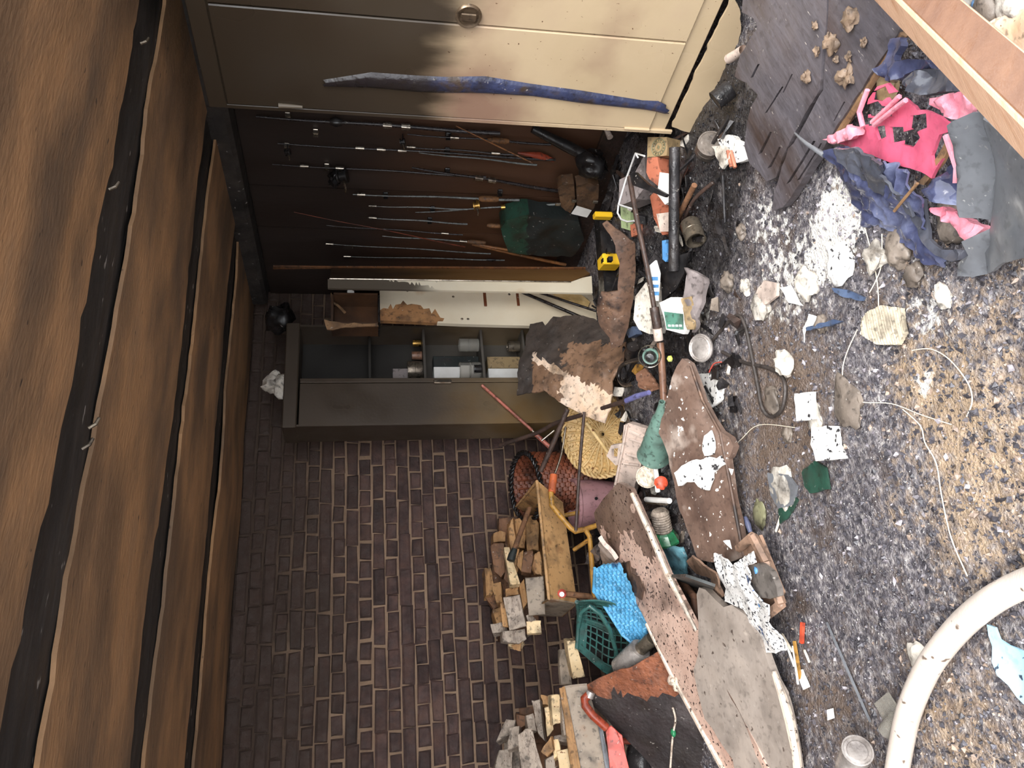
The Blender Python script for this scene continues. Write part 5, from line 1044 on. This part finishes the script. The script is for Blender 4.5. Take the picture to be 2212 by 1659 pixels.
# melted pink crate
plP = P3(hz(1800, 300, .06), hz(2080, 260, .12), hz(1990, 400, .08))
def grow(h, k=1.5):
    cx = sum(p[0] for p in h)/len(h); cy = sum(p[1] for p in h)/len(h); return [(cx+(a-cx)*k, cy+(b-cy)*k) for a, b in h]
pc = thing('pink_crate', 'half-melted hot pink plastic crate with square holes', 'crate', hz(1950, 280, 0))
sheet('crate_wall', [(1876, 214), (1896, 186), (1920, 180), (1932, 196), (1945, 212), (1985, 236), (2040, 248), (2062, 270), (2078, 290), (2062, 310), (2050, 330), (2030, 352), (2008, 386), (1986, 372), (1930, 352), (1880, 336), (1836, 318), (1800, 308), (1830, 292), (1866, 276), (1872, 250)], plP, .008, 'pinkpl', res=.02, jag=.004, disp=rough(.012, 9), parent=pc,
      holes=[grow(h_) for h_ in [[(1892, 200), (1912, 192), (1918, 206), (1906, 214), (1890, 212)], [(1876, 230), (1894, 224), (1902, 232), (1894, 246), (1878, 246)], [(1922, 206), (1938, 202), (1946, 216), (1930, 222)], [(1910, 232), (1924, 234), (1922, 248), (1908, 246)], [(1870, 258), (1886, 258), (1888, 268), (1872, 270)], [(1970, 256), (1996, 252), (1998, 272), (1980, 280), (1968, 274)], [(1952, 290), (1974, 284), (1980, 298), (1966, 312), (1952, 308)], [(1892, 278), (1908, 276), (1912, 292), (1898, 298)], [(1926, 280), (1944, 280), (1944, 300), (1930, 302)], [(2034, 300), (2062, 292), (2058, 316), (2022, 350), (2018, 330)]]])
sheet('melted_flap', [(2010, 214), (2040, 205), (2085, 200), (2108, 225), (2096, 248), (2074, 262), (2046, 250), (2020, 235)], (plP[0]+plP[1]*.03, plP[1]), .01, 'pinklt', res=.010, jag=.006, disp=crease(.02, 30), parent=pc)
sheet('melted_flap', [(1780, 300), (1800, 290), (1832, 270), (1850, 276), (1856, 292), (1830, 304), (1800, 312)], (plP[0]+plP[1]*.025, plP[1]), .016, 'pinklt', res=.010, jag=.006, disp=crease(.016, 30), parent=pc)
for pts in (((2062, 290), (2076, 330), (2086, 360), (2084, 392)), ((1880, 272), (1872, 240), (1890, 192)), ((1900, 262), (1940, 226), (1960, 206)), ((1905, 268), (1950, 232), (1974, 214))):
    MB().tube([hp(x, y, plP)+plP[1]*.02 for x, y in pts], .007, 6).build('melted_strand', 'pinklt', pc, smooth=60)
sheet('pink_rag', [(2006, 452), (2030, 446), (2062, 458), (2094, 478), (2120, 492), (2114, 508), (2096, 520), (2070, 508), (2054, 480), (2030, 474)], PZ(.06), .025, 'pinklt', res=.010, jag=.004, disp=crease(.022, 26), label='crumpled light pink plastic rag on the ash', cat='plastic rag')
# navy and grey melted plastic
sheet('navy_sheet', [(1790, 322), (1806, 318), (1850, 330), (1880, 348), (1912, 350), (1950, 368), (1966, 394), (1978, 420), (1996, 440), (1990, 470), (1996, 500), (2012, 530), (2046, 562), (2040, 578), (2010, 566), (1976, 540), (1950, 520), (1926, 502), (1900, 486), (1880, 492), (1866, 478), (1846, 446), (1832, 410), (1820, 372), (1800, 352)], P3(hz(1800, 330, .08), hz(2040, 570, .03), hz(1960, 400, .10)), .006, 'navy', res=.011, jag=.006, disp=crease(.030, 11), label='shiny navy melted plastic sheet below the pink crate', cat='melted plastic')
sheet('navy_fold', [(2000, 412), (2024, 396), (2050, 362), (2084, 346), (2088, 372), (2082, 420), (2068, 444), (2030, 440), (2010, 430)], PZ(.09), .008, 'navy', res=.011, jag=.004, disp=crease(.025, 13), label='navy plastic fold between the crate and the grey sheet', cat='melted plastic')
sheet('dark_plastic', [(1806, 318), (1846, 322), (1880, 342), (1910, 352), (1904, 376), (1938, 420), (1960, 440), (1970, 470), (1940, 450), (1890, 410), (1840, 372), (1816, 346)], P3(hz(1800, 330, .11), hz(1965, 460, .08), hz(1900, 360, .13)), .008, 'darkpl', res=.011, jag=.004, disp=crease(.02, 12, 8), label='dark grey plastic ridge lying over the navy sheet', cat='melted plastic')
sheet('dark_plastic_tail', [(1975, 420), (2000, 430), (1998, 480), (2010, 515), (2040, 540), (2100, 540), (2106, 556), (2060, 566), (2020, 552), (1985, 510), (1972, 460)], PZ(.05), .01, 'darkpl', res=.02, jag=.004, disp=crease(.02, 14, 5), label='dark grey plastic tail curling under the grey sheet', cat='melted plastic')
sheet('grey_sheet', [(2080, 300), (2090, 262), (2112, 238), (2150, 262), (2190, 300), (2260, 340), (2300, 420), (2290, 560), (2212, 556), (2170, 566), (2140, 590), (2112, 596), (2086, 584), (2096, 560), (2108, 548), (2104, 516), (2118, 500), (2122, 484), (2102, 462), (2074, 456), (2072, 430), (2084, 400), (2090, 350)], P3(hz(2090, 300, .14), hz(2110, 580, .04), hz(2260, 420, .20)), .010, 'greypl', res=.022, jag=.003,
      disp=lambda u, v, q: (lambda x, y: .035*math.exp(-((x-2098-.02*(y-400))/12)**2)-.02*math.exp(-((x-2120)/10)**2)+.025*nz(u, v, 2, 5)+.008*(.3-abs(nz(u, v, 6, 14))))(*proj(q)[:2]), label='thick grey melted plastic sheet at the right edge', cat='melted plastic')
sheet('grey_lump', [(1950, 175), (1968, 156), (2000, 150), (2040, 150), (2078, 176), (2090, 196), (2040, 200), (2000, 206), (1960, 196)], PZ(.12), .03, 'darkpl', res=.011, disp=crease(.03, 14, 2), label='dark wrinkled plastic lump above the pink crate', cat='melted plastic')
sheet('blue_blob', [(1894, 150), (1906, 138), (1920, 110), (1924, 84), (1944, 80), (1958, 100), (1940, 118), (1948, 134), (1972, 128), (2010, 130), (2016, 148), (1976, 150), (1944, 172), (1920, 178), (1902, 164)], PZ(.10), .02, 'navy', res=.011, disp=crease(.025, 14, 6), label='grey-blue melted blob next to the charred board', cat='melted plastic')
sheet('navy_corner', [(2160, 112), (2200, 116), (2260, 150), (2260, 190), (2206, 160), (2180, 140)], PZ(.08), .02, 'navy', res=.02, disp=crease(.02, 14, 9), label='navy plastic behind the clean timber at the corner', cat='melted plastic')
lump('cream_lump', hz(1915, 182, .05), .05, 'tanbox', 'cream board scrap under the charred board edge', 'scrap', amp=.3, flat=.3)
sheet('broken_lath', [(2046, 300), (2064, 292), (2034, 352), (1996, 400), (1980, 396), (2004, 372)], (plP[0]+plP[1]*-.01, plP[1]), .01, 'tanedge', label='tan broken lath inside the pink crate', cat='lath')
wire('thin_twig', [hz(1982, 396, .12), hz(1958, 424, .11), hz(1932, 456, .09)], .004, 'tanedge', 'thin brown twig lying across the navy sheet', 'twig')
sheet('beige_rock', [(2090, 100), (2110, 70), (2150, 40), (2212, 20), (2300, 10), (2300, 130), (2212, 112), (2160, 108), (2120, 116)], PZ(.06), .05, 'sheet_pale', res=.03, disp=rough(.03, 9), label='beige plaster slab beyond the timber at the corner', cat='slab')
for (x, y, rr, mt, lab) in ((2070, 20, .05, 'ashlump', 'ash-grey rubble lump beyond the timber'), (2110, 10, .018, 'bluelabel', 'small blue bit in the far rubble'), (2140, 18, .05, 'brownlump', 'brown rubble lump by the blue bit'), (2190, 8, .05, 'ashlump', 'pale rubble lump at the corner of the view')): lump('rubble', hz(x, y, .04), rr, mt, lab, 'rubble', 'rubble beyond the timber')

# ------------------------------------------------------------ things strewn over the ash floor
def fz(x, y, dz=0):
    p = hz(x, y, .02)
    for _ in range(4): p = hz(x, y, floor_h(p.x, p.y)+dz)
    return p
hs = [fz(x, y, .036) for x, y in ((1930, 2250), (1918, 2050), (1916, 1880), (1925, 1760), (1934, 1690), (1945, 1620), (1964, 1535), (2006, 1440), (2068, 1360), (2135, 1302), (2205, 1264), (2300, 1228), (2500, 1150))]
wire('fire_hose', hs, .030, 'hose', 'dirty white hose curving across the lower right floor', 'hose', n=16, sm=6)
flr = lambda px, dz=.02: (fz(*px, dz), Vector((0, 0, 1)))
sheet('light_blue_cloth', [(2128, 1350), (2146, 1356), (2160, 1382), (2178, 1396), (2212, 1410), (2240, 1440), (2260, 1500), (2250, 1540), (2212, 1522), (2196, 1506), (2184, 1478), (2160, 1458), (2146, 1430), (2142, 1396), (2134, 1372)], flr((2180, 1450), .03), .006, 'ltblue', res=.018, jag=.005, disp=rough(.015, 16), label='crumpled light blue cloth on the floor beside the hose', cat='cloth')
cc = fz(1852, 1622, .10); ca_ = (cc-fz(1815, 1700, .03)).normalized()
tcn = thing('food_tin', 'silvery tin with a ridged lid at the bottom edge', 'tin', fz(1830, 1660))
MB().lathe([(.038, -.12), (.039, -.11), (.039, -.004), (.041, -.002), (.041, .004), (.037, .004), (.036, -.002), (.028, -.001), (.026, .001), (0, .0)], cc, ca_, 28).build('tin_body', 'silver', tcn, smooth=30)
sheet('clear_shard', [(1888, 1520), (1916, 1496), (1940, 1532), (1908, 1556)], flr((1912, 1528), .03), .006, 'glass', label='clear glass shard beside the hose', cat='glass shard')
can('glass_bottle_neck', fz(1914, 1580, .03), .022, .06, 'glass', 'clear bottle end lying against the hose', 'bottle', (fz(1936, 1556, .03)-fz(1914, 1580, .03)))
strs = [
    (((1868, 492), (1886, 560), (1896, 620), (1898, 668)), 'left pale string hanging out of the navy sheet'),
    (((1905, 505), (1904, 570), (1892, 606), (1878, 632)), 'right pale string crossing the other below the navy sheet'),
    (((1852, 712), (1830, 760), (1820, 800), (1826, 846), (1860, 868), (1925, 872), (1990, 896), (2055, 917)), 'long pale string curling past the corrugated scrap'),
    (((1970, 757), (2010, 754), (2050, 776), (2090, 826), (2100, 866), (2088, 900)), 'pale string arc on the right floor'),
    (((1950, 884), (1988, 920), (1998, 956), (2022, 1000), (2032, 1060), (2044, 1120), (2058, 1172), (2090, 1245)), 'pale string running straight down the right floor'),
    (((1560, 990), (1600, 950), (1640, 918), (1720, 924)), 'thin tan string from the brown plank end'),
]
for pp, lab in strs: wire('string', [fz(x, y, .008) for x, y in pp],   .0015, 'string', lab, 'string', 'loose strings on the floor', 5, 6)
cabs = [
    (((1470, 812), (1510, 772), (1555, 716), (1590, 682), (1608, 700), (1622, 760), (1636, 830), (1646, 880), (1664, 900), (1686, 888), (1696, 850), (1690, 815), (1660, 795), (1610, 784), (1560, 760)), .007, 'cablemat', 'grey-black cable looping across the soot'),
    (((1532, 802), (1556, 790), (1575, 776)), .008, 'black', 'short black cable end with a red wire'),
]
for pp, r_, mt, lab in cabs: wire('cable', [fz(x, y, .012) for x, y in pp], r_, mt, lab, 'cable', None, 7, 5)
wire('red_wire', [fz(x, y, .02) for x, y in ((1532, 804), (1542, 786), (1558, 782))], .003, 'red', 'thin red wire by the short black cable end', 'wire')
lum = [ # x, y, radius, mat, label, flat
    (1642, 662, .055, 'ashlump', 'cream lump with a dark slot near the loose strings', .5), (1742, 614, .05, 'ashlump', 'pale egg-shaped stone in the middle of the floor', .8),
    (1812, 566, .062, 'whiteash', 'crushed white-grey can shape below the navy sheet', .5), (1694, 784, .045, 'ashlump', 'grey cube-like stone inside the cable loop', .8),
    (1668, 866, .05, 'brownlump', 'brown round stone within the cable curve', .4), (1828, 868, .075, 'brownlump', 'ribbed brown shell-like lump beside the string', .3),
    (1690, 1060, .085, 'ashlump', 'light brown flat lump beside the green glass', .25), (1572, 610, .04, 'brownlump', 'grey lump beside the foil bag', .7),
    (1890, 555, .045, 'ashlump', 'cream lump just under the navy sheet', .6), (1940, 540, .05, 'brownlump', 'brownish lump under the navy sheet edge', .5),
    (1975, 590, .035, 'brownlump', 'brown lump below the dark plastic tail', .6), (1640, 1110, .05, 'olive', 'olive mud lump beside the brown plank', .3),
    (1600, 500, .03, 'brownlump', 'small brown lump above the tin can', .6), (2035, 640, .03, 'ashlump', 'grey pebble on the right floor', .6),
    (1985, 1425, .04, 'ashlump', 'crumpled grey wad beside the hose', .5), (1775, 700, .03, 'brownlump', 'brown pebble near the blue scrap', .6),
    (1610, 620, .03, 'ashlump', 'ash pebble left of the cream lump', .6), (1760, 905, .045, 'ashlump', 'square ash cake beside the shell-like lump', .35),
    (2060, 480, .06, 'brownlump', 'sandy clod under the light pink rag', .4), (1700, 940, .03, 'brownlump', 'brown clod above the white tile scrap', .5)]
for x, y, r_, mt, lab, fl in lum: lump('stone', fz(x, y, r_*fl*.5), r_, mt, lab, 'stone', 'lumps on the ash floor', flat=fl*.85, amp=.5)
scr = [ # outline, mat, label, thickness
    ([(1874, 672), (1896, 660), (1942, 664), (1946, 690), (1954, 716), (1938, 744), (1895, 745), (1862, 722), (1860, 690)], 'cardb', 'corrugated cream cardboard scrap on the right floor', .012, 'cardboard'),
    ([(1754, 922), (1808, 920), (1812, 960), (1824, 990), (1760, 996), (1750, 960)], 'whiteash', 'white speckled tile scrap in the middle of the floor', .012, 'tile'),
    ([(1716, 850), (1756, 846), (1762, 905), (1718, 910)], 'whiteash', 'ash-white square scrap beside the shell-like lump', .01, 'scrap'),
    ([(1686, 622), (1706, 616), (1732, 660), (1706, 654)], 'paper', 'white paper triangle beside the egg-shaped stone', .004, 'paper'),
    ([(1746, 678), (1774, 688), (1766, 702), (1742, 706), (1734, 740), (1736, 712)], 'paper', 'white paper scrap under the blue strip', .004, 'paper'),
    ([(1738, 708), (1770, 698), (1800, 690), (1818, 694), (1800, 702), (1772, 708), (1742, 714)], 'dkblue', 'blue and orange twisted strip on the floor', .01, 'strip'),
    ([(1798, 622), (1832, 626), (1866, 642), (1862, 652), (1826, 642), (1800, 632)], 'dkblue', 'blue-grey plastic scrap above the paper', .008, 'plastic scrap'),
    ([(1730, 1020), (1760, 996), (1784, 1010), (1790, 1056), (1750, 1066), (1736, 1052)], 'bottlegreen', 'dark green glass shard with a bright edge', .008, 'glass shard'),
    ([(1680, 1100), (1712, 1070), (1724, 1080), (1700, 1120), (1682, 1132)], 'bottlegreen', 'second green glass shard below the first', .006, 'glass shard'),
    ([(1500, 808), (1530, 806), (1562, 830), (1560, 862), (1540, 880), (1518, 858)], 'whiteash', 'cream ash patch beside the brown plank tip', .008, 'ash patch'),
    ([(1658, 1022), (1700, 1026), (1720, 1050), (1712, 1090), (1680, 1100), (1662, 1070)], 'greypl', 'crumpled clear grey bag beside the green glass', .01, 'bag'),
    ([(1626, 640), (1650, 606), (1680, 612), (1678, 640), (1650, 660)], 'offwhite', 'cream plaster chip over the slotted lump', .01, 'chip'),
    ([(1722, 1448), (1732, 1446), (1748, 1484), (1736, 1490)], 'paper', 'white chip near the yellow straw', .003, 'chip'),
    ([(1786, 1534), (1797, 1530), (1800, 1552), (1790, 1556)], 'paper', 'white chip above the silvery tin', .003, 'chip'),
    ([(1563, 1168), (1574, 1166), (1578, 1186)], 'paper', 'tiny white triangle on the brown plank', .003, 'chip'),
    ([(1573, 1012), (1582, 1014), (1580, 1026)], 'paper', 'tiny white flake at the brown plank edge', .003, 'chip'),
]
for px, mt, lab, t_, ct in scr:
    cx = sum(p[0] for p in px)/len(px); cy = sum(p[1] for p in px)/len(px); cor = 'corrugated' in lab
    z_ = .012+t_ if 'brown plank' not in lab or 'tip' in lab else .13
    sheet(ct.replace(' ', '_'), px, (fz(cx, cy, z_), Vector((U(-.1, .1), U(-.15, 0), 1)).normalized()), t_, mt, res=.0035 if cor else .018, jag=.003, disp=(lambda u, v, q: 0.0016*math.sin(u*760)+.012*nz(u, v, 0, 9)) if cor else rough(.007, 22), label=lab, cat=ct)
sts = [((1690, 1370), (1712, 1408), .004, 'string'), ((1713, 1395), (1724, 1478), .004, 'paper'), ((1716, 1385), (1730, 1470), .006, 'yellowbar'), ((1734, 1345), (1732, 1388), .008, 'redplastic'), ((1738, 1405), (1748, 1430), .004, 'string'), ((1700, 1395), (1716, 1440), .004, 'paper'), ((1706, 1052), (1676, 1148), .004, 'string'), ((1786, 1345), (1880, 1560), .004, 'greypl')]
slab = ['short pale straw below the white cloth', 'long white straw beside the grey plank', 'yellow bamboo skewer on the floor', 'red plastic sliver beside the yellow skewer', 'tiny pale splinter right of the yellow skewer', 'white straw nearest the white cloth', 'pale split straw beside the green glass', 'long thin grey wire lying toward the hose']
for (a, b, r_, mt), lab in zip(sts, slab): wire('straw', [fz(*a, .01), fz((a[0]+b[0])/2, (a[1]+b[1])/2, .014), fz(*b, .01)], r_, mt, lab, 'straw', 'straws and splinters on the floor', 5, 3)
MB().tube([fz(1610, 1118, .03), fz(1616, 1134, .03), fz(1621, 1150, .03)], [.008, .011, .008], 8).build('glass_tube', 'navy', None, 'small bluish glass tube between the tray and the brown plank', 'tube', smooth=50)

# ------------------------------------------------------------ uncountable grit and burnt debris
random.seed(5)
def crumbs(n, region, smin, smax, name, label, cat, ashy=True):
    V = []; Fs = []; cols = []; k = 0
    base = np.array([(1, 0, 0), (-1, 0, 0), (0, 1, 0), (0, -1, 0), (0, 0, 1), (0, 0, -1)], float)
    tri = [(0, 2, 4), (2, 1, 4), (1, 3, 4), (3, 0, 4), (2, 0, 5), (1, 2, 5), (3, 1, 5), (0, 3, 5)]
    while k < n:
        x = U(region[0], region[2]); y = U(region[1], region[3]); p = hz(x, y, 0)
        if p.y > YB-.05 or p.x > XR-.05 or p.x < XL: continue
        p.z = floor_h(p.x, p.y); s = smin*(smax/smin)**(R()**2.2)
        a = stain_shade_f(p.x, p.y, ASH); t_ = stain_shade_f(p.x, p.y, TAN); r_ = R()
        if r_ < .085+.5*a: c = U(2.2, 5.5); c = (c, c*.98, c*.95)  # white ash bits, with extra white crumbs painting the floor's glints
        elif r_ < .11+.5*a+.25*t_: c = (4.0, 3.2, 2.3)
        elif r_ < .25: c = (1.9, 1.8, 1.8)
        else: g = U(.45, 1.2); c = (g, g, g*1.05)
        bk = 1-.78*min(1, stain_shade_f(p.x, p.y, SOOT_SHADE)*1.1); c = tuple(q*bk for q in c) if R() > .06 else c  # grit darkened along with the floor: soot and painted shade
        M_ = np.array(Matrix.Rotation(U(0, 6), 3, Vector((U(-1, 1), U(-1, 1), U(-1, 1)+.01)).normalized()))
        b = (base*np.array([s*U(.6, 1.4), s*U(.5, 1.1), s*U(.35, .9)])+np.random.uniform(-.25, .25, (6, 3))*s) @ M_.T+np.array([p.x, p.y, p.z+s*.25])
        V.append(b); Fs += [(k*6+i, k*6+j, k*6+l) for i, j, l in tri]; cols += [c]*6; k += 1
    V = np.concatenate(V); me = bpy.data.meshes.new(name); me.from_pydata(V.tolist(), [], Fs)
    ca = me.color_attributes.new('Col', 'FLOAT_COLOR', 'POINT'); ca.data.foreach_set('color', [q for c in cols for q in (*c, 1)])
    o = link(name, me, 'crumb'); tag(o, label, cat, None, 'stuff')
np.random.seed(3)
crumbs(26000, (1380, -60, 2300, 1720), .0016, .011, 'charcoal_grit', 'charcoal grit with white ash bits and painted glints scattered over the whole floor', 'grit')
# charred flakes, sticks and shards filling the heap
mb = MB(); random.seed(9)
for k in range(620):
    x = U(1290, 1600); y = U(250, 1230); 
    if x > 1500 and R() < .6: continue
    p = hz(x, y, .02)
    if p.y > YB-.1 or p.x > XR-.12: continue
    p.z = floor_h(p.x, p.y)+U(.0, .035); M_ = Matrix.Rotation(U(0, 6.3), 3, 'Z') @ Matrix.Rotation(U(-.7, .7), 3, 'X') @ Matrix.Rotation(U(-.6, .6), 3, 'Y')
    r_ = R(); mi = random.choice((0, 0, 0, 0, 0, 1, 1, 1, 2, 2, 3, 4) if R() < .7 else (0, 1))
    if r_ < .35: mb.box(p, (U(.04, .16), U(.006, .018), U(.005, .014)), M_, mi, jit=.003)
    elif r_ < .75: mb.box(p, (U(.02, .08), U(.02, .06), U(.004, .012)), M_, mi, jit=.008)
    else: mb.box(p, (U(.015, .05), U(.015, .05), U(.015, .04)), M_, mi, jit=.008)
mb.build('burnt_debris', ['char', 'black', 'rustbar', 'brownlump', 'ashlump'], None, 'mass of burnt flakes, sticks and shards filling the heap', 'debris', kind='stuff')
